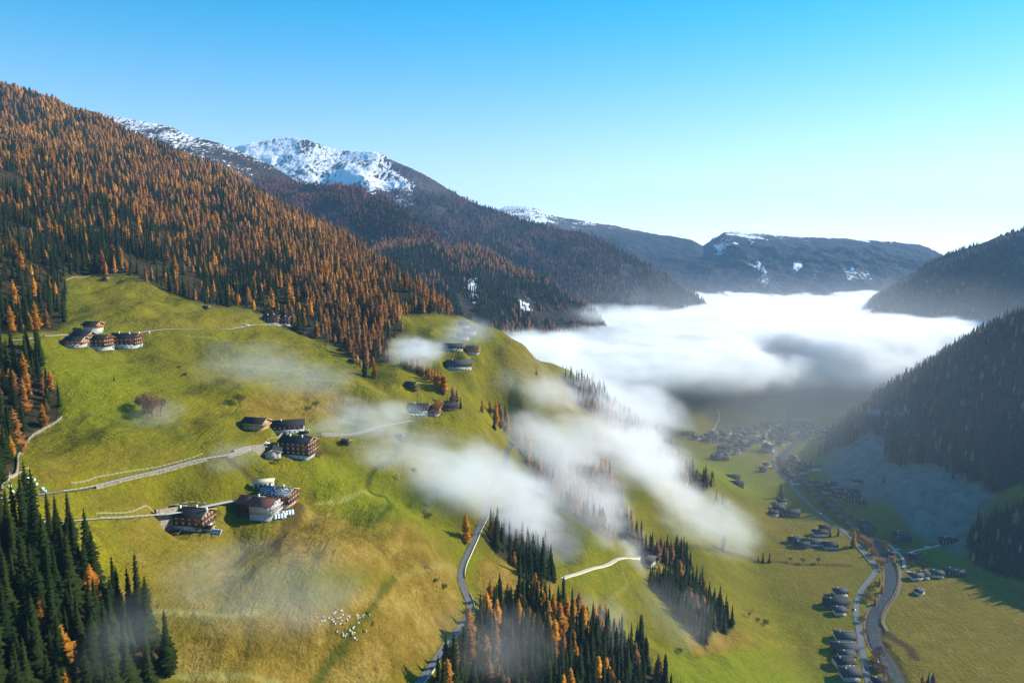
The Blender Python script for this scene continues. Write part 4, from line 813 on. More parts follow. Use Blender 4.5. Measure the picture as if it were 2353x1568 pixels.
def house(px, py, L_, W_, hb, hu, deg, label, cat='chalet', name='chalet', base=M_white, upper=M_timber, roof=M_rdark, trim=M_trim, pitch=22, over=1.3, balc=1, chim=2, win=True, loc=None, side='y-', full=True, group=None, wing=False, door=True, share=None, drop=5.0):
    w_ = np.array(loc) if loc is not None else gh(px, py); _, dpx = proj(w_)
    zc = Zg(w_[0], w_[1]) if loc is None else w_[2]
    rz = R(deg); zlow = min(float(Zg(w_[0] + dx * math.cos(rz) - dy * math.sin(rz), w_[1] + dx * math.sin(rz) + dy * math.cos(rz))) for dx in (-L_ / 2, L_ / 2) for dy in (-W_ / 2, W_ / 2))
    z0 = (zc - .5 if py < 1330 and px < 1560 else zc * .6 + zlow * .4) if loc is None else zc
    root = thing(name, label, cat, (w_[0], w_[1], z0), rz, group)
    rise = math.tan(R(pitch)) * W_ / 2; H = hb + hu; fl = drop
    def prism(x0, x1, z0_, z1_, wd, gable=True):
        V = [(x0, -wd / 2, z0_), (x1, -wd / 2, z0_), (x1, wd / 2, z0_), (x0, wd / 2, z0_), (x0, -wd / 2, z1_), (x1, -wd / 2, z1_), (x1, wd / 2, z1_), (x0, wd / 2, z1_)]
        Q = [[0, 1, 5, 4], [2, 3, 7, 6], [0, 3, 2, 1]]
        if gable:
            V += [(x0, 0, z1_ + rise * wd / W_), (x1, 0, z1_ + rise * wd / W_)]; T = [[4, 5, 9], [4, 9, 8], [6, 7, 8], [6, 8, 9]]; Q += [[1, 2, 6, 5], [3, 0, 4, 7]]; T += [[5, 6, 9], [7, 4, 8]]
            return V, Q, T
        Q += [[4, 5, 6, 7], [1, 2, 6, 5], [3, 0, 4, 7]]; return V, Q, []
    if hu > 0:
        b = MB(); V, Q, _ = prism(-L_ / 2, L_ / 2, -fl, hb, W_, False); b.add(V, Q); b.build('masonry_wall', base, root)
        u = MB(); V, Q, T = prism(-L_ / 2 - .06, L_ / 2 + .06, hb + .004, H, W_ + .12); u.add(V, Q, T); u.build('timber_wall', upper, root)
    else:
        b = MB(); V, Q, T = prism(-L_ / 2, L_ / 2, -fl, hb, W_); b.add(V, Q, T); b.build('wall', base, root)
    # roof of two slabs with a ridge cap
    rf = MB(); o_ = over; th = .28; hw = W_ / 2 + o_ * .8; zr = H + rise + .22; ze = H + rise - math.tan(R(pitch)) * hw + .22; xe = L_ / 2 + o_
    for s_ in (-1, 1):
        V = [(-xe, 0, zr), (xe, 0, zr), (xe, s_ * hw, ze), (-xe, s_ * hw, ze), (-xe, 0, zr - th), (xe, 0, zr - th), (xe, s_ * hw, ze - th), (-xe, s_ * hw, ze - th)]
        rf.add(V, [[0, 1, 2, 3], [7, 6, 5, 4], [1, 5, 6, 2], [3, 2, 6, 7], [0, 3, 7, 4]])
    rf.bar((-xe, 0, zr + .06), (xe, 0, zr + .06), .45, .12)
    ro = rf.build('roof', roof, root)
    if not full: return root
    r_h = np.random.default_rng(int(abs(px) * 7 + abs(py)))
    for i in range(chim):
        c_ = MB(); x_ = (-.3 + .5 * i + r_h.uniform(-.05, .05)) * L_ * .8; y_ = r_h.uniform(-.12, .06) * W_; zz = zr - abs(y_) * math.tan(R(pitch)); c_.box((x_, y_, zz + .45), (.75, .75, 1.7)); c_.box((x_, y_, zz + 1.38), (.95, .95, .14)); c_.build('chimney', M_chim, ro)
    tr = MB()
    for x_ in (xe + .05,):
        for s_ in (-1, 1): tr.bar((x_, 0, zr - .12), (x_, s_ * hw, ze - .12), .10, .38)
    tr.build('barge_board', trim, root)
    fh = 2.75; nf = max(1, int(round(H / fh)))
    def window(x, y, z, nx, ny, w=.95, h=1.15):
        f = MB(); ax = np.array([[-ny, nx, 0], [nx, ny, 0], [0, 0, 1.0]]); c0 = np.array([x, y, z])
        for (u_, v_, a_, b_) in ((-w / 2, 0, .14, h + .14), (w / 2, 0, .14, h + .14), (0, h / 2, w + .14, .14), (0, -h / 2, w + .14, .14), (0, 0, .06, h)):
            f.box(c0 + ax[0] * u_ + ax[1] * .05 + ax[2] * v_, (a_, .14, b_), ax)
        fo_ = f.build('window', M_frame, root); g = MB(); g.box(c0 + ax[1] * .015, (w, .05, h), ax); g.build('pane', M_glass, fo_)
    if win:
        ng = max(2, int(W_ / 2.6)); ns = max(2, int(L_ / 3.4))
        for fl_ in range(nf):
            zc_ = fl_ * fh + 1.55
            if zc_ > H - .5: continue
            pj = .06 if (hu > 0 and zc_ > hb) else 0
            for i in range(ng): window(L_ / 2 + pj, (-.5 + (i + .5) / ng) * W_ * .92, zc_, 1, 0)
            for i in range(ns): window((-.5 + (i + .5) / ns) * L_ * .92, -W_ / 2 - pj, zc_, 0, -1)
        if rise > 1.6: window(L_ / 2 + (.06 if hu > 0 else 0), 0, H + rise * .32, 1, 0, .9, .9)
    if door:
        d_ = MB(); d_.box((L_ / 2 + .05, W_ * .5 - .9 if W_ > 8 else .0, 1.05), (.12, 1.0, 2.1)); dd_ = d_.build('door', M_timber, root); h_ = MB(); h_.box((L_ / 2 + .13, W_ * .5 - 1.25 if W_ > 8 else -.3, 1.05), (.06, .1, .12)); h_.build('handle', M_metal, dd_)
    for i in range(balc):
        zb = hb + i * fh + .05
        if zb > H + .4: break
        bl = MB(); wdb = W_ * (.98 if zb < H else .55); bl.box((L_ / 2 + .75, 0, zb), (1.4, wdb, .14)); bo = bl.build('balcony', trim if i % 2 else upper, root)
        rl = MB(); rl.box((L_ / 2 + 1.42, 0, zb + .55), (.08, wdb, .85)); rl.box((L_ / 2 + .75, -wdb / 2, zb + .55), (1.4, .08, .85)); rl.box((L_ / 2 + .75, wdb / 2, zb + .55), (1.4, .08, .85)); rl.build('railing', upper, bo)
    return root
H_ = house
GA = 'chalets of the upper hamlet'
H_(176,796,11,8.5,3.0,2.8,2,'small chalet with orange gable at the left end of the upper hamlet', upper=M_orange, roof=M_rdark, balc=1, chim=0)
H_(192,786,12,10,3.0,3.4,-3,'dark roofed barn between the two front chalets of the upper hamlet', upper=M_timber, balc=0, chim=0, cat='barn', name='barn')
H_(215,764,10,9,5.2,2.0,-3,'small white walled chalet behind the upper hamlet, highest of all', upper=M_orange, chim=0)
H_(230,801,15,10.5,3.2,5.6,-10,'tall brown chalet in the middle of the upper hamlet', balc=3, chim=1, upper=M_timber, trim=M_orange)
H_(291,797,19,12,3.4,5.6,0,'large chalet with many chimneys at the right end of the upper hamlet', balc=3, chim=4, trim=M_orange)
H_(625,744,15,10,3.0,5.2,-2,'left of two chalets at the end of the upper lane', balc=2, upper=M_timber, trim=M_orange)
H_(652,747,13,9,3.0,5.2,-4,'right chalet with brown balconies at the end of the upper lane', balc=2, upper=M_timber)
H_(696,764,19,9,2.6,3.0,10,'low dark barn in the forest shade below the upper lane', cat='barn', name='barn', base=M_oldw, upper=M_oldw, balc=0, chim=0, win=False)
H_(589,983,14,9.5,3.0,2.6,-12,'pale wooden chalet with sunlit gable above the bend', base=M_lightw, upper=M_lightw, balc=1, chim=0)
H_(662,990,21,11,3.0,3.2,13,'long dark roofed barn house above the tall chalet', upper=M_oldw, balc=0, chim=1)
H_(686,1046,20,12,2.8,8.4,-14,'tall brown chalet with four rows of balconies beside the hill road', balc=4, chim=2, upper=M_timber, roof=M_rdark)
H_(628,1048,9,9,4.6,0,-72,'small white house with dark roof below the hill road bend', base=M_white, balc=0, chim=0, cat='house', name='house', roof=M_rdark, door=False)
H_(610,1182,12.0,11.5,2.8,5.4,-12,'large white chalet with red brown roof and long balconies', base=M_white, upper=M_white, roof=M_rred, balc=3, chim=1, trim=M_timber)
H_(577,1176,10,11.2,2.8,5.0,-12,'dark timber barn joined to the left of the white chalet', cat='barn', name='barn', base=M_oldw, upper=M_oldw, roof=M_rred, balc=0, chim=0, win=False, over=.8, door=False)
H_(641,1156,17,11,2.8,5.4,-12,'brick red chalet with frosty slate roof behind the white one', base=M_pink, upper=M_timber, roof=M_rfrost, balc=3, chim=2)
H_(438,1207,20,11.5,2.8,5.4,-10,'brown chalet with black roof on the lower meadow', balc=2, chim=3, upper=M_timber, roof=M_rdark)
H_(962,946,17,11,3.0,3.0,-3,'left dark roofed house of the farm on the hill road end', upper=M_oldw, balc=0, chim=1, cat='farmhouse', name='farmhouse')
H_(993,952,13,10,3.0,3.2,-8,'dark farmhouse with sunlit gable in the middle of its farm', upper=M_orange, balc=1, chim=2, cat='farmhouse', name='farmhouse')
H_(1026,940,19,9,2.6,2.6,8,'long low dark barn at the right end of its farm', base=M_oldw, upper=M_oldw, balc=0, chim=1, cat='barn', name='barn', win=False)
H_(1042,804,19,10,3.0,2.6,-2,'upper left chalet of the misty hamlet', balc=1, chim=0, upper=M_timber, roof=M_rgrey)
H_(1086,812,13,9.5,3.0,4.4,-10,'chalet with bright gable on the right of the misty hamlet', balc=2, chim=0, upper=M_orange, roof=M_rgrey)
H_(1054,846,25,15,3.2,3.4,8,'big grey barn house at the front of the misty hamlet', balc=0, chim=1, upper=M_oldw, roof=M_rgrey, cat='barn', name='barn')
H_(1066,752,12,9,3.0,2.4,5,'small house under the trees on the far spur', balc=0, chim=0, upper=M_timber, roof=M_rgrey, cat='house', name='house')
H_(1078,768,14,9,3.4,2.4,0,'pale house in the mist on the far spur, upper one', balc=0, chim=0, base=M_white, upper=M_white, roof=M_rgrey, cat='house', name='house')
H_(1064,780,13,9,3.4,2.4,5,'pale house in the mist on the far spur, lower one', balc=0, chim=0, base=M_white, upper=M_white, roof=M_rgrey, cat='house', name='house')
H_(1487,1296,12,11,3.2,4.4,55,'brown farmhouse in the mist at the end of its lane', balc=1, chim=0, upper=M_timber, roof=M_rgrey, cat='farmhouse', name='farmhouse')
H_(1500,1285,10,8,3.0,3.0,-20,'rear wing with grey roof behind the misty farmhouse', balc=0, chim=0, upper=M_oldw, roof=M_rgrey, cat='barn', name='barn')
# valley bottom farms
VB = [(1929,1365,13,9,3,3,4,'small dark roofed house at the back of the farm by the river bend','house'),(1919,1390,24,13,3.4,3,4,'long dark barn in the middle of the farm by the river bend','barn'),(1927,1408,11,9,3,2.6,2,'small house in front of the long barn by the river bend','house'),
 (1938,1468,17,12,3.2,3,-8,'dark roofed house at the top of the roadside cluster','house'),(1938,1494,22,12,3.2,3,-6,'broad dark roof in the middle of the roadside cluster','barn'),(1943,1510,13,10,3,2.6,0,'narrow house squeezed in the roadside cluster','house'),
 (1936,1528,16,12,5,1.4,2,'white walled house in the lower part of the roadside cluster','house'),(1950,1556,15,11,4,4,0,'house with solar strips on its roof at the bottom edge','house'),(2019,1535,9,9,3,2.6,5,'small house between the road and the river','house'),(2016,1572,10,8,3,2.4,0,'cottage at the bottom edge by the river','house'),
 (1984,1205,12,9,3,3,4,'small upper house of the farm beside the meadow','house'),(1992,1216,18,11,3,3,0,'long barn of the farm beside the meadow','barn'),(2068,1232,15,10,3,3,2,'upper house of the farm across the river','house'),(2069,1246,22,13,3.2,3,2,'big barn of the farm across the river','barn'),
 (2044,1273,9,7,2.6,2,-20,'shed beside the lane across the river','barn'),(2099,1287,17,12,3,4.4,4,'tall dark barn with white plinth across the river','barn'),(2103,1328,13,9,3,2.6,6,'dark house at the left of the eastern farm','house'),(2120,1325,11,9,3,2.6,-4,'house in the middle of the eastern farm','house'),
 (2150,1322,13,9,3,2.6,-10,'house at the right of the eastern farm','house'),(2191,1318,20,9,3,2.6,-10,'long shaded barn at the edge of the shadow','barn'),(2178,1244,20,10,3,3,-14,'frosty roofed farm at the foot of the shaded slope','farmhouse'),(2111,1362,9,7,2.6,1.6,30,'hut alone in the eastern meadow','house'),
 (1812,1182,27,15,3.4,3,-4,'large grey roofed barn left of the valley road','barn'),(1787,1170,14,11,3,3,0,'house behind the large grey roofed barn','house'),(1776,1182,12,9,3,2.6,5,'small house left of the large grey roofed barn','house'),(1866,1250,22,12,3,3,-3,'dark roofed house in the hamlet left of the road','house'),
 (1905,1257,16,11,3,3,-3,'house at the right end of the hamlet left of the road','house'),(1882,1228,16,10,3,3,-4,'house at the back of the hamlet left of the road','house'),(1824,1244,14,10,3,2.6,8,'house at the left end of the hamlet left of the road','house'),(1893,1216,12,9,3,2.6,4,'small barn behind the hamlet left of the road','barn'),(1840,1255,17,10,3,2.6,-3,'long barn at the front of the hamlet left of the road','barn'),
 (1684,1098,20,11,3,3,6,'upper dark barn of the pair on the far green slope','barn'),(1691,1112,20,12,3,3,0,'lower dark barn of the pair on the far green slope','barn'),(1795,1155,13,9,3,2.6,2,'house under the roadside spruces','house'),(1761,1072,11,10,4.5,2,12,'white house on the west side of the village road','house'),(1752,1082,10,8,3,2.4,0,'low barn beside the white village road house','barn'),
 (1886,1124,15,11,3,3,3,'house on the village outskirts beyond the river','house'),(1900,1131,13,10,3,3,-5,'second house on the village outskirts beyond the river','house'),(1870,1112,14,10,3,3,6,'third house on the village outskirts beyond the river','house'),(1925,1137,14,10,3,3,0,'fourth house on the village outskirts beyond the river','house'),(1945,1141,13,9,3,3,0,'fifth house on the village outskirts beyond the river','house'),(1981,1157,10,8,3,2,0,'small house beside the shadow edge in the meadow','house'),
 (1968,1109,15,9,3,2.4,-12,'dim farmhouse on the frosty shaded field','farmhouse'),(1580,996,24,11,3,3,4,'long barn on the green slope above the village','barn')]
rv = np.random.default_rng(9)
for (a, b, L_, W_, hb, hu, dg, lab, ct) in VB:
    H_(a, b, L_, W_, hb, hu, dg, lab, cat=ct, name=ct, balc=1 if ct == 'house' else 0, chim=1, upper=(M_oldw, M_timber)[int(rv.integers(2))], roof=(M_rdark, M_rdark, M_rgrey)[int(rv.integers(3))], base=(M_oldw if ct == 'barn' else (M_white, M_grey, M_oldw, M_cream)[int(rv.integers(4))]), win=True, drop=2.5, pitch=20)
# the village: copies of a few house kinds
protos = [H_(1765,1075,14,10,3,2.8,0,'x',cat='house',name='village_house',balc=1,chim=1,upper=u_,base=b_,roof=r2,drop=2.0,pitch=24) for u_, b_, r2 in ((M_timber, M_white, M_rdark), (M_oldw, M_oldw, M_rdark), (M_cream, M_cream, M_rgrey), (M_oldw, M_white, M_rdark))]
def copy_tree(o, parent=None):
    c = o.copy(); COL.objects.link(c)
    if parent is not None: c.parent = parent
    for ch in list(o.children): copy_tree(ch, c)
    return c
def c8(L__): return [(1575 + .1636 * a, 910 + .1636 * b) for a, b in L__]
VPOLY = c8([(130,590),(220,545),(520,520),(860,470),(1100,405),(1280,400),(1500,385),(1700,380),(1760,355),(1950,430),(2060,500),(1980,600),(1700,600),(1450,600),(1540,735),(1380,755),(1250,760),(1180,640),(1080,640),(900,700),(860,780),(760,790),(700,830),(600,850),(540,900),(400,900),(400,850),(560,780),(480,740),(600,660),(380,640),(200,640)])
VP2 = c8([(1250,930),(1440,900),(1560,890),(1620,960),(1830,980),(1860,1030),(1700,1060),(1560,1130),(1450,1160),(1300,1060)]); VP4 = [(1905,1118),(1960,1128),(1965,1150),(1915,1146)]; VP5 = [(1800,1190),(1900,1215),(1925,1262),(1870,1266),(1820,1255)]; VP3 = [(1810,1100),(1840,1098),(1880,1108),(1868,1125),(1830,1112)]
cand = []
while len(cand) < 2600:
    a, b = rv.uniform(1590, 1965), rv.uniform(962, 1150)
    if inpoly(np.array([a]), np.array([b]), VPOLY)[0] or inpoly(np.array([a]), np.array([b]), VP2)[0] or inpoly(np.array([a]), np.array([b]), VP3)[0] or inpoly(np.array([a]), np.array([b]), VP4)[0]: cand.append((a, b))
W3 = hits(cand, Zg); church_at = gh(1764, 1036)
kept = [church_at] + [np.array(o_.location) for o_ in COL.objects if o_.get('category') in ('house', 'barn', 'farmhouse') and o_.type == 'EMPTY' and o_.location.y > 850 and o_.name.split('.')[0] != 'village_house']; vh = []
for w_, pxy in zip(W3, cand):
    if any(math.hypot(w_[0] - q_[0], w_[1] - q_[1]) < (26 if q_ is church_at else 15.0) for q_ in kept): continue
    if any(poly_dist(np.array([w_[0]]), np.array([w_[1]]), [tuple(a) for a in LINES[k_]['p'][:, :2]])[0] < LINES[k_]['half'] + 7 for k_ in ('valley_road', 'river', 'church_lane')): continue
    kept.append(w_); vh.append((w_, pxy))
vh.sort(key=lambda t: -t[1][1])
print('VILLAGE', len(vh))
rows = [vh[i:i + 12] for i in range(0, len(vh), 12)]; used = set()
for ri, row in enumerate(rows):
    row.sort(key=lambda t: t[1][0])
    for ci, (w_, pxy) in enumerate(row):
        k = int(rv.integers(4)); o = protos[k] if k not in used else copy_tree(protos[k]); used.add(k)
        o.location = (w_[0], w_[1], w_[2] - .3); o.rotation_euler = (0, 0, R(float(rv.choice([0, 0, 90, 15, -20]))) + rv.uniform(-.1, .1)); s_ = rv.uniform(.8, 1.25); o.scale = (s_ * rv.uniform(.9, 1.2), s_, s_ * rv.uniform(.9, 1.1))
        o['label'] = ('brown and white', 'dark timber', 'cream walled', 'brown gabled')[k] + ' village house, ' + ORD[ri] + ' row from the near end, ' + ORD[ci] + ' from left'; o['group'] = 'houses of the village on the valley floor'
# church with a slender steeple
ch = thing('church', 'white village church with slender pointed steeple', 'church', tuple(church_at), R(-62))
b = MB(); V = [(-10, -5, -2), (10, -5, -2), (10, 5, -2), (-10, 5, -2), (-10, -5, 8), (10, -5, 8), (10, 5, 8), (-10, 5, 8), (-10, 0, 14), (10, 0, 14)]; b.add(V, [[0, 1, 5, 4], [2, 3, 7, 6], [1, 2, 6, 5], [3, 0, 4, 7]], [[5, 6, 9], [7, 4, 8]]); b.build('nave', M_white, ch)
b = MB(); b.add([(-10.4, 0, 14.3), (10.4, 0, 14.3), (10.4, -5.8, 7.4), (-10.4, -5.8, 7.4), (10.4, 5.8, 7.4), (-10.4, 5.8, 7.4)], [[0, 3, 2, 1], [0, 1, 4, 5]]); b.build('roof', M_rdark, ch)
b = MB(); b.box((-12.2, 0, 9), (4.4, 4.4, 22)); tw = b.build('tower', M_white, ch); b = MB(); b.add([(-14.7, -2.5, 20.05), (-9.7, -2.5, 20.05), (-9.7, 2.5, 20.05), (-14.7, 2.5, 20.05), (-12.2, 0, 33)], [[0, 3, 2, 1]], [[0, 1, 4], [1, 2, 4], [2, 3, 4], [3, 0, 4]]); b.build('spire', M_rdark, tw)
for i in range(4):
    for s_ in (-1, 1): g = MB(); g.box((-7 + 4.6 * i, s_ * 5.03, 4.4), (1.1, .1, 3.6)); g.build('window', M_glass, ch)
# ------------------------------------------------------------------ broadleaf trees and shrubs
def leaf_tree(seed, n, bare=False):
    r = np.random.default_rng(seed); V, T, bV, bQ = [], [], [], []
    def limb(a, b, r0, r1):
        a = np.array(a); b = np.array(b); t = b - a; t /= np.linalg.norm(t); u = np.cross(t, [.3, .9, .1]); u /= np.linalg.norm(u); v = np.cross(t, u); k = len(bV)
        for c, rr in ((a, r0), (b, r1)):
            for i in range(5): an = i * 1.2566; bV.append(c + (u * math.cos(an) + v * math.sin(an)) * rr)
        for i in range(5): bQ.append((k + i, k + (i + 1) % 5, k + 5 + (i + 1) % 5, k + 5 + i))
    limb((0, 0, -.05), (0, 0, .32), .03, .022); tips = []
    for i in range(9):
        a = i * 2.4 + r.uniform(-.3, .3); e = r.uniform(.5, 1.2); L_ = r.uniform(.3, .48); p0 = np.array([0, 0, r.uniform(.18, .36)]); p1 = p0 + L_ * np.array([math.cos(a) * math.cos(e), math.sin(a) * math.cos(e), math.sin(e)]); limb(p0, p1, .014, .006); tips.append(p1)
        for j in range(4): p2 = p1 * r.uniform(.85, 1.0) + np.array([r.uniform(-.16, .16), r.uniform(-.16, .16), r.uniform(.02, .2)]); limb(p1, p2, .006, .002); tips.append(p2)
    tips = np.array(tips)
    for i in range(n):
        c = tips[r.integers(len(tips))] + r.normal(0, .055, 3); s_ = r.uniform(.018, .04) * (.45 if bare else 1); k = len(V); d = r.normal(size=(3, 3)); d /= np.linalg.norm(d, axis=1)[:, None]
        V += [c + d[0] * s_, c + d[1] * s_, c + d[2] * s_]; T.append((k, k + 1, k + 2))
    return np.array(V), np.array(T), np.array(bV), np.array(bQ)
M_leaf = needle_mat('autumn leaves', True, .3)
LT = []
for s_ in range(4):
    v, t, bv, bq = leaf_tree(s_ + 3, 1500 if s_ < 3 else 900, s_ == 3); LT.append((mesh_np('leaf_crown', v, [t], [M_leaf]), mesh_np('branches', bv, [bq], [M_bark])))
def leaf_obj(x, y, z, h, tint, label, group=None, w_=1.1, name='broadleaf_tree', cat='tree', var=None):
    root = thing(name, label, cat, (x, y, z - .1), r_.uniform(0, 6.28), group); root.scale = (h * w_, h * w_, h); c_, b_ = LT[int(r_.integers(4)) if var is None else var]
    o = link('crown', c_, root); o.color = (*tint, 1); link('branches', b_, root); return root
TI = dict(br=(.20, .12, .06), orange=(.50, .22, .04), ol=(.14, .12, .03), gr=(.06, .075, .02), rust=(.28, .12, .05))
SH = [(332,950,50,'br','leafless shrub at the left of the bare clump on the meadow'), (350,962,52,'br','bare brown tree in the middle of the clump on the meadow'), (370,955,44,'br','bare brown tree at the right of the clump on the meadow'), (318,938,22,'ol','low dark bush beside the bare clump on the meadow'),
 (552,935,34,'ol','thin bare tree on the brown slope left of the pale chalet'), (747,800,26,'ol','round bush on the crest of the upper meadow'), (725,940,22,'ol','dark bush on the slope above the barn house'), (311,795,30,'rust','bare reddish tree in front of the right hamlet chalet'), (596,722,16,'ol','bush in the small sunny clearing'),
 (692,985,20,'gr','dark bush in front of the long barn house'), (1008,950,34,'orange','orange leafed tree in front of the dark farmhouse'), (996,956,22,'rust','russet bush in front of the dark farmhouse'), (637,1066,16,'ol','bush below the small white house'), (1023,1353,14,'gr','round dark bush on the dry shoulder'), (985,1192,16,'ol','dark bush below the hay racks'),
 (1720,1418,28,'br','bare tree at the end of the dark hedge on the slope'), (1757,1436,16,'gr','dark bush at the lower end of the hedge on the slope'), (1741,1428,11,'gr','low bush in the middle of the hedge on the slope'), (1562,1500,14,'gr','small dark bush below the steep wood'), (1405,926,10,'rust','small russet bush high on the misty spur'), (1225,1372,18,'orange','orange bush at the edge of the copse'),
 (735,1053,20,'rust','russet tree at the right side of the tall chalet'), (665,1155,12,'gr','bush beside the brick red chalet'), (455,1222,16,'gr','tree in front of the black roofed chalet'), (2118,1312,24,'gr','green tree beside the tall dark barn'), (2092,1302,16,'ol','bush left of the tall dark barn'), (1815,1288,10,'ol','first bush on the field ditch'), (1845,1292,12,'ol','middle bush on the field ditch'), (1880,1292,13,'ol','last bush on the field ditch')]
for a, b, hh, tn, lab in SH: w_ = gh(a, b); _, d_ = proj(w_); leaf_obj(w_[0], w_[1], w_[2], hh * d_ / FPX * 1.1, TI[tn], lab, w_=1.3 if hh < 20 else 1.05, name='bush' if 'bush' in lab else 'broadleaf_tree', cat='bush' if 'bush' in lab else 'tree')
rp = LINES['river']['p']; rt = np.gradient(rp[:, :2], axis=0); rt /= np.linalg.norm(rt, axis=1)[:, None]; rn_ = np.stack([-rt[:, 1], rt[:, 0]], 1); cnt = 0; QR = []
for i in range(0, len(rp), 2):
    for s_ in (-1, 1, 1.4):
        q0, _ = proj(rp[i]); dens = .85 if q0[1] < 1270 else .30
        if q0[1] < 1060: continue
        if s_ < 0: dens *= .6
        if r_.random() > dens: continue
        o_ = s_ * r_.uniform(7.0, 9.5 if s_ < 0 else 12); x, y = rp[i, :2] + rn_[i] * o_
        if min(poly_dist(np.array([x]), np.array([y]), [tuple(a) for a in LINES[k_]['p'][:, :2]])[0] - LINES[k_]['half'] for k_ in ('valley_road', 'riverside_path', 'valley_lane')) < .6: continue
        QR.append((x, y, float(Zg(x, y)), s_))
random.Random(4).shuffle(QR); QR = QR[:240]
for i, (x, y, z, s_) in enumerate(sorted(QR, key=lambda t: t[1])):
    tn = ('br', 'rust', 'br', 'ol', 'orange')[int(r_.integers(5))]; side = 'road side' if s_ > 0 else 'meadow side'
    leaf_obj(x, y, z, r_.uniform(6, 12), TI[tn], {'br': 'bare brown', 'rust': 'russet', 'ol': 'olive', 'orange': 'orange'}[tn] + f' tree by the river, {side}, {ORD[i % 16]} in {ORD[i // 16]} stretch from below', 'trees along the river', name='riverside_tree', cat='tree')
for ri, row in enumerate(rows):
    for ci, (w_, pxy) in enumerate(row):
        if (ri + ci) % 2: continue
        a = r_.uniform(0, 6.28); x, y = w_[0] + 11 * math.cos(a), w_[1] + 11 * math.sin(a); tn = ('br', 'ol', 'gr', 'rust')[int(r_.integers(4))]
        leaf_obj(x, y, float(Zg(x, y)), r_.uniform(4, 9), TI[tn], {'br': 'brown', 'ol': 'olive', 'gr': 'green', 'rust': 'russet'}[tn] + f' garden tree beside the {ORD[ci]} house of the {ORD[ri]} village row', 'garden trees in the village', name='garden_tree')
# ------------------------------------------------------------------ sheep, shepherd
def skin_mesh(name, nodes, edges, rad, mats, sub=1):
    me = bpy.data.meshes.new(name); me.from_pydata(nodes, edges, []); o = bpy.data.objects.new(name, me); COL.objects.link(o)
    sk = o.modifiers.new('s', 'SKIN'); sk.use_smooth_shade = True
    for i, v in enumerate(me.skin_vertices[0].data): v.radius = rad[i]; v.use_root = (i == 0)
    ss = o.modifiers.new('u', 'SUBSURF'); ss.levels = ss.render_levels = sub
    dg = bpy.context.evaluated_depsgraph_get(); m2 = bpy.data.meshes.new_from_object(o.evaluated_get(dg)); bpy.data.objects.remove(o); bpy.data.meshes.remove(me)
    m2.name = name; m2.materials.clear(); [m2.materials.append(m) for m in mats]; return m2
M_wool = simple('cream wool', (.72, .66, .54), .95, .02, var=.12, sc=9); M_dwool = simple('dark wool', (.05, .04, .035), .95, .02, sc=9)
sn = [(0, 0, .62), (.36, 0, .64), (-.38, 0, .60), (.62, 0, .82), (.80, 0, .78), (.98, 0, .68), (-.60, 0, .52), (.30, .13, .34), (.30, .14, .02), (.30, -.13, .34), (.30, -.14, .02), (-.36, .13, .34), (-.40, .14, .02), (-.36, -.13, .34), (-.40, -.14, .02), (.80, .13, .84), (.80, -.13, .84)]
se = [(0, 1), (0, 2), (1, 3), (3, 4), (4, 5), (2, 6), (1, 7), (7, 8), (1, 9), (9, 10), (2, 11), (11, 12), (2, 13), (13, 14), (4, 15), (4, 16)]
sr = [(.28, .30), (.26, .28), (.25, .27), (.13, .14), (.10, .11), (.06, .06), (.04, .05)] + [(.06, .06), (.035, .035)] * 4 + [(.03, .02)] * 2
SHEEP = [skin_mesh('sheep', sn, se, sr, [M_wool]), skin_mesh('sheep', [(a, b, c * .86 - (.30 if a > .5 else 0)) for a, b, c in sn], se, sr, [M_wool])]
SC = [(1285,235),(1030,295),(1065,310),(1100,280),(1310,362),(1456,400),(1512,420),(1440,470),(1448,515),(1720,345),(1765,378),(1945,360),(2108,360),(1905,415),(1795,430),(1755,465),(1785,590),(515,428),(725,430),(905,432),(990,490),(1155,460),(1230,448),(1275,535),(690,540),(768,540),(1045,552),(1090,620),(1243,615),(1345,610),
      (1645,725),(1612,750),(1520,797),(1530,838),(1145,850),(1310,905),(1430,930),(1595,890),(1655,885),(1590,940),(1325,975),(1385,985),(1665,1040),(1705,1085),(2005,842)]
DK = [(2030,290),(2060,320),(2208,590),(2200,655),(1935,845)]
def near_word(a, b):
    if b < 390: r0 = 'upper edge of the flock'
    elif b < 660: r0 = 'middle of the flock'
    elif b < 880: r0 = 'lower part of the flock'
    else: r0 = 'lowest tail of the flock'
    return r0
band = {}
for a, b in SC: band.setdefault(near_word(a, b), []).append((a, b))
for bn, L_ in band.items():
    L_.sort()
    for i, (a, b) in enumerate(L_):
        w_ = gh(686 + .07735 * a, 1386 + .07735 * b); o = link('sheep', SHEEP[int(r_.integers(2))]); o.location = (w_[0], w_[1], w_[2] + .02); o.rotation_euler = (0, 0, r_.uniform(0, 6.28)); o.scale = (.95,) * 3
        nth = ORD[i]
        tag(o, f'cream sheep grazing at the {bn}, {nth} from the left', 'sheep', 'sheep grazing on the lower meadow')
ds = SHEEP[0].copy(); ds.materials.clear(); ds.materials.append(M_dwool)
for i, (a, b) in enumerate(DK): w_ = gh(686 + .07735 * a, 1386 + .07735 * b); o = link('sheep', ds); o.location = tuple(w_); o.rotation_euler = (0, 0, r_.uniform(0, 6)); o.scale = (.95,) * 3; tag(o, f'dark sheep at the right of the flock, {ORD[i]} from the top', 'sheep', 'sheep grazing on the lower meadow')
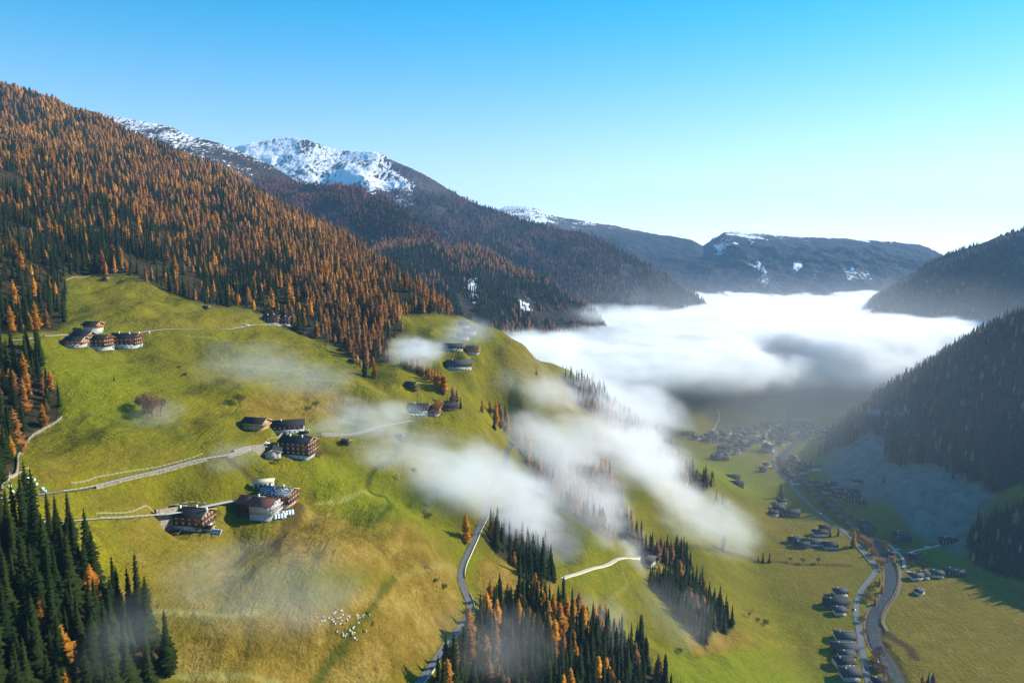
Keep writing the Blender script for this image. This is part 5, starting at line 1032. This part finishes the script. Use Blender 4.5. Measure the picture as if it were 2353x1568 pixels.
pm_ = skin_mesh('person', [(0, 0, .95), (0, 0, 1.2), (0, 0, 1.42), (0, 0, 1.54), (0, .01, 1.66), (.11, 0, .85), (.13, .03, .48), (.14, 0, .06), (.15, .12, .03), (-.11, 0, .85), (-.13, .06, .48), (-.14, .02, .06), (-.15, .14, .03), (.2, 0, 1.4), (.28, .02, 1.12), (.30, .12, .88), (-.2, 0, 1.4), (-.30, .05, 1.15), (-.24, .22, 1.0)],
    [(0, 1), (1, 2), (2, 3), (3, 4), (0, 5), (5, 6), (6, 7), (7, 8), (0, 9), (9, 10), (10, 11), (11, 12), (2, 13), (13, 14), (14, 15), (2, 16), (16, 17), (17, 18)], [(.15, .11), (.15, .11), (.15, .1), (.06, .06), (.10, .11), (.09, .09), (.07, .07), (.045, .045), (.04, .04), (.09, .09), (.07, .07), (.045, .045), (.04, .04), (.06, .06), (.05, .05), (.035, .03), (.06, .06), (.05, .05), (.035, .03)], [simple('dark jacket', (.05, .05, .06))])
w_ = gh(712, 1413); o = link('person', pm_); o.location = tuple(w_); tag(o, 'person in dark clothes standing left of the sheep flock', 'person')
# ------------------------------------------------------------------ small things
M_blue = simple('blue solar cells', (.03, .06, .16), .15, .8, var=.2); M_mint = simple('mint green wrap', (.42, .62, .50), .35, .5, var=.1); M_panelw = simple('pale glass collector', (.55, .60, .66), .15, .8, var=.05)
def solar(px, py, n, deg, label, mat, s=1.0):
    w_ = gh(px, py); root = thing('solar_panel', label, 'solar panel', tuple(w_), R(deg)); f = MB(); f.box((0, 0, 1.2), (n * 1.5 * s + .2, .08, 2.6), np.array([[1, 0, 0], [0, .5, -.866], [0, .866, .5]])[[0, 1, 2]]); 
    t = math.radians(40); ax = np.array([[1, 0, 0], [0, math.cos(t), math.sin(t)], [0, -math.sin(t), math.cos(t)]]); f = MB(); f.box((0, 0, 1.3), (n * 1.6 * s + .2, 3.0 * s, .1), ax); f.build('frame', M_metal, root)
    for i in range(n):
        for j in (-1, 1): c = MB(); cc = np.array([(-(n - 1) / 2 + i) * 1.6 * s, 0, 1.3]) + ax[1] * j * .72 * s + ax[2] * .07; c.box(cc, (1.45 * s, 1.3 * s, .05), ax); c.build('cell', mat, root)
    
    for x in (-1, 1): l = MB(); l.box((x * n * .7 * s, .5, .5), (.12, .12, 1.6)); l.build('leg', M_metal, root)
solar(489,1227,5,-8,'blue solar panel rack below the black roofed chalet', M_blue, 1.1); solar(643,1190,4,22,'left pale solar collector on the garden terrace', M_panelw, 1.0); solar(661,1182,4,24,'right pale solar collector on the garden terrace', M_panelw, 1.0)
solar(320,797,3,0,'white awning panel beside the right hamlet chalet', M_panelw, 1.0)
bv = []; 
for i in range(16): a = i * math.pi / 8; bv.append((math.cos(a) * .7, -.6, .7 + math.sin(a) * .7))
for i in range(16): a = i * math.pi / 8; bv.append((math.cos(a) * .7, .6, .7 + math.sin(a) * .7))
for y_, rr in ((-.68, .5), (.68, .5)):
    for i in range(16): a = i * math.pi / 8; bv.append((math.cos(a) * rr, y_, .7 + math.sin(a) * rr))
bq = [(i, (i + 1) % 16, 16 + (i + 1) % 16, 16 + i) for i in range(16)] + [(32 + i, 32 + (i + 1) % 16, (i + 1) % 16, i) for i in range(16)] + [(16 + i, 16 + (i + 1) % 16, 48 + (i + 1) % 16, 48 + i) for i in range(16)]
bq += [(32, 32 + 2 * i + 2, 32 + 2 * i + 1, 32 + 2 * i) for i in range(1, 7)] 
bq += [(33, 32, 47, 46)]
BALE = mesh_np('wrapped_bale', bv, [np.array(bq)], [M_mint], True)
for cx, cyy, n, where in ((960,954,8,'below the dark farmhouse'), (90,1121,5,'beside the hill road near the left edge'), (30,1133,4,'at the left edge by the road'), (614,978,3,'beside the pale wooden chalet'), (2130,1256,4,'behind the farm across the river'), (1636,1108,2,'on the slope left of the dark barns')):
    base_ = gh(cx, cyy)
    for i in range(n):
        x, y = base_[0] + (i - n / 2) * 1.7, base_[1] + (.6 if i % 2 else -.6); o = link('wrapped_bale', BALE); o.location = (x, y, float(Zg(x, y)) - .05); o.rotation_euler = (0, 0, r_.uniform(-.2, .2)); tag(o, f'mint green wrapped bale {where}, {ORD[i]} from the left', 'hay bale', 'wrapped bales ' + where)
def pole(px, py, h, label):
    w_ = gh(px, py); root = thing('utility_pole', label, 'utility pole', tuple(w_), r_.uniform(-.3, .3)); p = MB(); p.box((0, 0, h / 2 - .4), (.26, .26, h + .8)); p.build('pole', M_wood, root); a = MB(); a.box((0, 0, h - .7), (1.8, .14, .14)); a.build('crossarm', M_wood, root)
    for s_ in (-.8, 0, .8): i_ = MB(); i_.box((s_, 0, h - .5), (.12, .12, .28)); i_.build('insulator', M_chim, root)
for a, b, lab in ((602,1085,'pole on the meadow left of the white chalet'), (778,1078,'pole on the slope right of the tall chalet'), (896,890,'pole on the meadow above the misty farm'), (925,1080,'pole beside the upper hay rack'), (880,1132,'pole beside the curving grass track'), (964,1165,'pole above the lower hay rack'), (2087,1462,'tall pole at the dark ditch in the valley meadow'), (2112,1552,'pole at the bottom edge of the valley meadow'),
    (2059,1296,'pole beside the lane across the river'), (2005,1248,'pole beside the riverside path above the lane'), (2076,1405,'pole in the middle of the valley meadow'), (2070,1365,'pole below the eastern farm'), (2018,1400,'pole on the river bank bend'), (1983,1340,'pole inside the valley road bend'), (513,1030,'pole standing at the hill road bend')): pole(a, b, 8.5, lab)
def rack(px, py, label):
    w_ = gh(px, py); root = thing('hay_rack', label, 'hay rack', tuple(w_), R(-20)); 
    for x in (-1.8, 0, 1.8): f = MB(); f.box((x, 0, 2.2), (.2, .2, 5.0)); f.build('post', M_rail, root)
    b = MB(); [b.box((0, .12, .8 + k * .62), (4.0, .08, .36)) for k in range(6)]; b.build('boards', M_rail, root)
rack(912,1100,'pale wooden rack of boards standing alone on the green slope'); rack(981,1160,'tall thin rack on the slope above the dark bush'); rack(980,1180,'small broken rack just above the dark bush')
def hut(px, py, s, deg, label, up=None): return H_(px, py, 5.5 * s, 4.2 * s, 1.2, 1.5 * s, deg, label, cat='hut', name='hut', base=M_oldw, upper=up or M_oldw, balc=0, chim=0, win=False, over=.6, door=True, drop=2.0)
hut(243,643,.9,-15,'small red brown hut at the top of the upper meadow', M_orange); hut(474,709,.9,0,'small dark hut on the crest below the forest'); hut(795,1018,1.1,-20,'dark hut on the slope right of the tall chalet'); hut(808,832,1.0,0,'dark hut below the crest at the forest edge'); hut(918,1006,1.0,-10,'grey hut in the mist below the hill road')
hut(945,890,2.0,-20,'dark barn sheltering below the row of trees'); hut(375,1496,.75,10,'small shelter with pale roof at the edge of the lower left wood', M_rail); hut(480,1218,.8,-10,'open wooden porch beside the black roofed chalet', M_rail); hut(404,1226,.6,15,'low pale shed below the black roofed chalet', M_rail); hut(700,1000,.9,10,'small white shed beside the barn house', M_white); hut(952,1082,.6,0,'tiny dark hut on the misty slope')
w_ = gh(606,1118); sh_ = thing('shed', 'flat roofed white shed with dark openings above the brick red chalet', 'shed', tuple(w_), R(12)); b = MB(); b.box((0, 0, 1.0), (11, 5, 5.2)); b.build('wall', M_white, sh_); b = MB(); b.box((0, -.2, 3.85), (12, 6.2, .5)); b.build('roof', M_rail, sh_)
for i in range(4): g_ = MB(); g_.box((-3.9 + 2.6 * i, -2.53, 1.5), (1.5, .12, 2.4)); g_.build('opening', M_glass, sh_)
# cars
M_tyre = NT('tyre rubber').out((.02, .02, .02), .8, .2)
def car(px, py, deg, col, label, cat='car', s=1.0):
    w_ = gh(px, py); root = thing('parked_car', label, cat, tuple(w_), R(deg)); root.scale = (s, s, s); body = simple('car paint', col, .3, .6, var=.03)
    prof = [(-2.1, .35), (-2.15, .85), (-1.8, .95), (-1.35, 1.42), (.35, 1.45), (1.05, 1.0), (1.95, .88), (2.15, .7), (2.1, .35)]; b = MB(); n = len(prof)
    V = [(x, -.85 + (.12 if z > 1.2 else 0), z) for x, z in prof] + [(x, .85 - (.12 if z > 1.2 else 0), z) for x, z in prof]; Q = [(i, (i + 1) % n, n + (i + 1) % n, n + i) for i in range(n)]; T = [(0, i + 1, i) for i in range(1, n - 1)] + [(n, n + i, n + i + 1) for i in range(1, n - 1)]; b.add(V, Q, T); b.build('body', body, root)
    for s_ in (-1, 1): g_ = MB(); g_.box((-.45, s_ * .82, 1.17), (1.7, .06, .36)); g_.build('side_window', M_glass, root)
    g_ = MB(); g_.box((.72, 0, 1.23), (.72, 1.4, .05), np.array([[.84, 0, -.54], [0, 1, 0], [.54, 0, .84]])); g_.build('windscreen', M_glass, root)
    for x in (-1.3, 1.3):
        for s_ in (-1, 1):
            m = MB(); V = [(x + .33 * math.cos(k * .6283), s_ * .86 + e, .33 + .33 * math.sin(k * .6283)) for e in (-.1, .1) for k in range(10)]; m.add(V, [(k, (k + 1) % 10, 10 + (k + 1) % 10, 10 + k) for k in range(10)], [(0, k + 1, k) for k in range(1, 9)] + [(10, 10 + k, 11 + k) for k in range(1, 9)]); m.build('wheel', M_tyre, root)
car(566,748,8,(.8,.8,.8),'white van on the lane before the upper end chalets','van',1.15); car(612,1020,40,(.8,.8,.8),'white car parked left of the small white house'); car(704,990,10,(.5,.5,.55),'silver car parked below the barn house'); car(1505,1305,30,(.05,.05,.06),'black car parked in front of the misty farmhouse'); car(2064,1262,-30,(.7,.7,.7),'pale car parked at the farm across the river')
car(2078,1258,20,(.3,.05,.04),'red car parked at the farm across the river'); car(1962,1400,85,(.05,.05,.07),'dark car driving on the valley road'); car(1885,1180,50,(.75,.75,.75),'white car on the valley road near the hamlet'); car(2132,1318,0,(.8,.8,.8),'white car at the eastern farm'); car(1958,1480,80,(.75,.75,.78),'white car parked at the roadside cluster')
# boulders and dark scrub on the dry shoulder
RK = []; M_rock = simple('mossy rock', (.16, .125, .08), .95, .05, var=.4, sc=2)
for s_ in range(3):
    r = np.random.default_rng(s_); import bmesh; bm = bmesh.new(); bmesh.ops.create_icosphere(bm, subdivisions=2, radius=.5)
    for v in bm.verts: v.co *= r.uniform(.75, 1.2); v.co.z *= .7
    me = bpy.data.meshes.new('boulder'); bm.to_mesh(me); bm.free(); me.materials.append(M_rock); RK.append(me)
for i, (a, b, s_) in enumerate([(968,1288,2.2),(975,1296,2.8),(985,1302,3.2),(992,1312,2.4),(1000,1318,3),(1008,1325,2),(978,1310,1.8),(1015,1338,2.6),(990,1330,2),(1002,1345,1.8),(800,1248,1.8),(810,1256,2.2),(799,1240,1.4),(767,1232,1.5),(407,838,2.6),(420,846,2.6),(430,857,2.2),(393,832,1.5),(412,867,1.6),(430,876,1.4),(352,1100,1.3),(1012,1085,1.5),(1350,1228,1.6),(520,960,1.4),(700,905,1.2)]):
    w_ = gh(a, b); o = link('boulder', RK[i % 3]); s_ *= .75; o.location = (w_[0], w_[1], w_[2] - .15 * s_); o.scale = (s_, s_ * r_.uniform(.7, 1.2), s_ * r_.uniform(.6, 1)); o.rotation_euler = (0, 0, r_.uniform(0, 6)); pl = 'dry shoulder scree' if i < 10 else ('small scree below the chalets' if i < 14 else ('outcrop on the upper meadow' if i < 20 else 'open meadow'))
    tag(o, f'{"large " if s_ > 1.7 else "small "}grey boulder in the {pl}, {ORD[(i if i < 10 else i - 10 if i < 14 else i - 14 if i < 20 else i - 20)]} from the top', 'boulder', 'boulders on the hillside')
for a, b, lab in ((978,1305,'scrubby dark patch on the dry shoulder'),(1000,1335,'dark scrub at the lower end of the scree'),(425,862,'dark scrub on the upper meadow outcrop'),(412,845,'dark juniper bush on the upper meadow outcrop')):
    w_ = gh(a, b); leaf_obj(w_[0], w_[1], w_[2] - .4, 2.6, (.05, .05, .02), lab, w_=1.8, name='bush', cat='bush')
# ------------------------------------------------------------------ fog banks and haze
def vol_material(name, dens, color=(.97, .98, 1.0), g_=.25, attr=True):
    k = NT(name); pv = k.n('ShaderNodeVolumePrincipled'); pv.inputs['Color'].default_value = (*color, 1); pv.inputs['Anisotropy'].default_value = g_
    pv.inputs['Density'].default_value = dens
    pv.inputs['Density Attribute'].default_value = 'density' if attr else ''
    o = k.n('ShaderNodeOutputMaterial'); k.l(pv.outputs[0], o.inputs['Volume']); return k.m
class GN:
    def __init__(s, name):
        s.t = bpy.data.node_groups.new(name, 'GeometryNodeTree')
        s.t.interface.new_socket('Geometry', in_out='INPUT', socket_type='NodeSocketGeometry'); s.t.interface.new_socket('Geometry', in_out='OUTPUT', socket_type='NodeSocketGeometry')
        s.i = s.t.nodes.new('NodeGroupInput'); s.o = s.t.nodes.new('NodeGroupOutput')
    def n(s, typ, **kw):
        nd = s.t.nodes.new(typ)
        for k_, v in kw.items(): setattr(nd, k_, v)
        return nd
    def put(s, sock, v):
        if hasattr(v, 'links'): s.t.links.new(v, sock)
        else: sock.default_value = v
    def m(s, op, a, b=0.0, c=None):
        nd = s.n('ShaderNodeMath', operation=op); s.put(nd.inputs[0], a); s.put(nd.inputs[1], b)
        if c is not None: s.put(nd.inputs[2], c)
        return nd.outputs[0]
    def step(s, v, a, b):
        nd = s.n('ShaderNodeMapRange', interpolation_type='SMOOTHSTEP'); s.put(nd.inputs['Value'], v); s.put(nd.inputs['From Min'], a); s.put(nd.inputs['From Max'], b)
        return nd.outputs[0]
    def noise(s, vec, scale, detail=4, rough=.55, sc=(1, 1, 1), off=(0, 0, 0), dist=0.0):
        mp = s.n('ShaderNodeVectorMath', operation='MULTIPLY_ADD'); s.put(mp.inputs[0], vec); mp.inputs[1].default_value = sc; mp.inputs[2].default_value = off
        nd = s.n('ShaderNodeTexNoise'); s.t.links.new(mp.outputs[0], nd.inputs['Vector'])
        nd.inputs['Scale'].default_value = scale; nd.inputs['Detail'].default_value = detail; nd.inputs['Roughness'].default_value = rough; nd.inputs['Distortion'].default_value = dist
        return nd.outputs[0]
    def cube(s, dens, lo, hi, res, mat):
        vc = s.n('GeometryNodeVolumeCube'); s.put(vc.inputs['Density'], dens); vc.inputs['Min'].default_value = lo; vc.inputs['Max'].default_value = hi
        for a, r in zip('XYZ', res): vc.inputs['Resolution ' + a].default_value = r
        sm = s.n('GeometryNodeSetMaterial'); sm.inputs['Material'].default_value = mat; s.t.links.new(vc.outputs[0], sm.inputs[0]); s.t.links.new(sm.outputs[0], s.o.inputs[0])
def vol_object(name, tree, loc=(0, 0, 0), rot=(0, 0, 0)):
    v = bpy.data.volumes.new(name); o = link(name, v); o.location = loc; o.rotation_euler = rot
    md = o.modifiers.new('fog', 'NODES'); md.node_group = tree; return o
M_fog = vol_material('fog', .05, (.905, .913, .925), g_=.3)
def fog_sea():
    g = GN('fog sea'); pos = g.n('GeometryNodeInputPosition').outputs[0]; sp = g.n('ShaderNodeSeparateXYZ'); g.put(sp.inputs[0], pos); X, Y, Z = sp.outputs
    n1 = g.noise(pos, 1 / 420, 5, .55, (1, .7, .3)); n2 = g.noise(pos, 1 / 110, 4, .6, (1.0, .8, 1), (3.1, 90, 5))
    top = g.m('ADD', g.m('MULTIPLY_ADD', n1, 50.0, 150.0), g.m('MULTIPLY', n2, 30.0))          # about 180
    top = g.m('SUBTRACT', top, g.m('MULTIPLY', g.step(Y, 1500.0, 3000.0), 42.0))
    edge = g.m('MULTIPLY_ADD', g.m('MAXIMUM', g.m('SUBTRACT', X, 250.0), 0.0), .72, 960.0)
    e = g.m('SUBTRACT', g.m('ADD', Y, g.m('MULTIPLY', g.m('SUBTRACT', n2, .5), 420.0)), edge)
    fe = g.step(e, 0.0, 300.0)
    n4 = g.noise(pos, 1 / 48, 5, .62, (1, .8, 1.2), (17, 3, 2), .4); top = g.m('ADD', top, g.m('MULTIPLY', g.m('SUBTRACT', n4, .5), 34.0))
    up = g.step(g.m('SUBTRACT', top, Z), 0.0, 17.0)
    base = g.m('MAXIMUM', g.m('MULTIPLY_ADD', g.m('SUBTRACT', Y, 1000.0), -.235, 160.0), -40.0); base = g.m('MULTIPLY_ADD', g.m('SUBTRACT', n2, .5), 130.0, base)
    lo = g.step(g.m('SUBTRACT', Z, base), 0.0, 65.0)
    d = g.m('MULTIPLY', g.m('MULTIPLY', fe, up), lo)
    hx = g.m('DIVIDE', g.m('SUBTRACT', X, 620.0), 160.0); hy = g.m('DIVIDE', g.m('SUBTRACT', Y, 1430.0), 180.0); hole = g.m('SQRT', g.m('ADD', g.m('MULTIPLY', hx, hx), g.m('MULTIPLY', hy, hy)))
    d = g.m('MULTIPLY', d, g.step(g.m('ADD', hole, g.m('MULTIPLY', g.m('SUBTRACT', n2, .5), 1.6)), .55, 1.15))
    n3 = g.noise(pos, 1 / 45, 3, .6, (1, 1, 1.3), (7, 0, 2)); d = g.m('MULTIPLY', d, g.step(g.m('ADD', g.m('MULTIPLY', n3, .9), g.m('MULTIPLY', d, .9)), .35, .85))
    g.cube(d, (-500, 900, 0), (2300, 3300, 240), (400, 340, 48), M_fog)
    o = vol_object('fog', g.t); o['label'] = 'thick white sea of fog filling the valley below the far mountains'; o['category'] = 'fog bank'; o['kind'] = 'stuff'
fog_sea()
M_mist = vol_material('mist', .05, g_=.3)
def wisp(px, py, Y, wpx, hpx, depth, dens, seed, label, sc=.35, th=.42, tilt=0.0):
    c = P(px, py, Y); _, d_ = proj(c); rx = wpx * d_ / FPX; rz = hpx * d_ / FPX; ry = depth
    g = GN('mist'); pos = g.n('GeometryNodeInputPosition').outputs[0]; dv = g.n('ShaderNodeVectorMath', operation='DIVIDE'); g.put(dv.inputs[0], pos); dv.inputs[1].default_value = (rx, ry, rz)
    le = g.n('ShaderNodeVectorMath', operation='LENGTH'); g.put(le.inputs[0], dv.outputs[0]); r1 = g.m('SUBTRACT', 1.0, le.outputs['Value'])
    L0 = max(10.0, min(rx, 90) * sc); n1 = g.noise(pos, 1 / L0, 6, .70, (.55, .8, 1.5), (seed * 13.7, seed * 5.1, seed), .6)
    n0 = g.noise(pos, .35 / L0, 2, .5, (1, 1, 1.2), (seed * 3.7, 1, seed))
    v = g.m('ADD', r1, g.m('ADD', g.m('MULTIPLY', g.m('SUBTRACT', n1, .5), 2.3), g.m('MULTIPLY', g.m('SUBTRACT', n0, .5), 1.6)))
    v = g.m('MULTIPLY', g.step(v, .05, 1.15), g.step(r1, 0.0, .35)); v = g.m('MULTIPLY', v, dens / .05)
    q = lambda r_, lo, hi: int(min(hi, max(lo, 2 * r_ / (L0 / 8))))
    g.cube(v, (-rx, -ry, -rz), (rx, ry, rz), (q(rx, 32, 150), q(ry, 20, 80), q(rz, 20, 80)), M_mist)
    o = vol_object('mist', g.t, tuple(c), (0, .32 if 1000 < px < 1650 and py > 880 else 0, tilt)); o['label'] = label; o['category'] = 'mist'; o['kind'] = 'stuff'
W_ = [(1330,990,840,300,140,130,.038,'white plume of mist rolling over the green shoulder below the fog'), (1420,1050,800,180,100,100,.024,'white mist in front of the spur trees'), (1215,890,770,170,80,80,.022,'thin mist over the misty hamlet meadow'),
 (1090,1085,500,270,105,60,.038,'bright mist lying across the forest road'), (1195,1180,515,120,130,50,.042,'mist hanging in the hollow below the road'), (935,1025,480,170,65,38,.026,'thin trail of mist below the farm on the hill road'), (830,955,480,170,60,36,.040,'mist beside the long dark barn house'),
 (952,805,640,85,50,36,.055,'small white puff of mist at the forest edge'), (620,1345,262,260,120,36,.010,'faint mist over the lower meadow'), (470,1300,262,120,75,30,.008,'faint mist near the lower left wood'), (570,835,500,160,75,30,.015,'faint mist over the upper meadow'), (700,870,520,140,65,30,.013,'faint mist above the dry slope'),
 (350,960,400,90,65,24,.012,'faint mist around the bare shrubs'), (530,1050,365,80,42,18,.013,'faint mist at the road bend'), (1530,1120,800,110,60,90,.016,'mist among the trees below the spur'), (1620,1185,740,150,85,90,.016,'thin mist above the lower green slope'), (1445,1290,585,60,110,30,.026,'column of mist beside the misty farmhouse'),
 (1530,1410,520,150,110,45,.005,'mist over the steep wood'), (1140,1465,320,210,85,36,.006,'mist over the bottom roadside wood'), (290,1455,175,110,95,22,.010,'faint mist in the lower left spruces'), (1310,1120,610,170,115,60,.020,'mist over the misty shoulder wood'), (1070,762,740,90,44,36,.018,'thin mist around the pale houses on the far spur'),
 (1385,1420,430,100,60,30,.012,'faint mist over the bottom wood'), (700,1400,262,150,60,26,.007,'faint mist near the grazing sheep'), (2060,850,1500,260,60,150,.024,'bank of mist behind the near shaded slope'), (2030,775,2000,140,36,160,.012,'fog edge creeping up the shaded slope'),(1230,800,1200,150,50,160,.030,'fog lapping around the foot of the dark spur'),(1430,720,1700,180,24,180,.012,'fog at the foot of the snowy mountain'),
 (1280,1010,660,170,80,70,.024,'mist joining the plume to the bright mist on the road'), (1000,1130,480,150,70,40,.014,'thin torn mist below the bright mist'), (1260,1230,520,120,60,40,.014,'thin mist drifting over the green shoulder'), (1130,830,820,130,60,60,.016,'thin mist on the far green spur'), (1880,930,1800,330,75,200,.010,'grey mist under the fog at the far end of the village'),
 (1290,900,900,200,90,110,.030,'fog spilling over the green shoulder from the valley'), (1450,930,960,170,80,120,.024,'ragged lower edge of the fog bank above the valley'), (1380,1190,590,110,80,45,.022,'mist over the green shoulder meadow edge')]
for i, (a, b, Y_, w1, h1, d1, dn, lab) in enumerate(W_): wisp(a, b, Y_, w1, h1, d1, dn, i + 1, lab)
def valley_mist():
    g = GN('valley mist'); pos = g.n('GeometryNodeInputPosition').outputs[0]; sp = g.n('ShaderNodeSeparateXYZ'); g.put(sp.inputs[0], pos); X, Y, Z = sp.outputs
    n1 = g.noise(pos, 1 / 300, 3, .55); e = g.m('MULTIPLY', g.step(Y, 650.0, 1500.0), g.m('SUBTRACT', 1.0, g.step(Z, 40.0, 330.0))); e = g.m('MULTIPLY', e, g.step(X, 60.0, 420.0)); v = g.m('MULTIPLY', e, g.m('MULTIPLY_ADD', n1, .014, .005))
    g.cube(v, (0, 600, -10), (2200, 2700, 330), (64, 64, 20), M_mist); o = vol_object('mist', g.t); o['label'] = 'thin grey mist over the village and the shaded slope'; o['category'] = 'mist'; o['kind'] = 'stuff'
valley_mist()
hz = vol_material('haze', 5e-5, (.36, .64, 1.0), .15, False)
def box_mesh(name, lo, hi, mats):
    V = [(x, y, z) for z in (lo[2], hi[2]) for y in (lo[1], hi[1]) for x in (lo[0], hi[0])]
    return mesh_np(name, V, np.array([[0, 2, 3, 1], [4, 5, 7, 6], [0, 1, 5, 4], [2, 6, 7, 3], [0, 4, 6, 2], [1, 3, 7, 5]]), mats)
o = link('haze', box_mesh('haze', (-11500, -300, -260), (11500, 13500, 1180), [hz])); o['kind'] = 'stuff'; o['label'] = 'pale blue haze in the valley air'; o['category'] = 'haze'
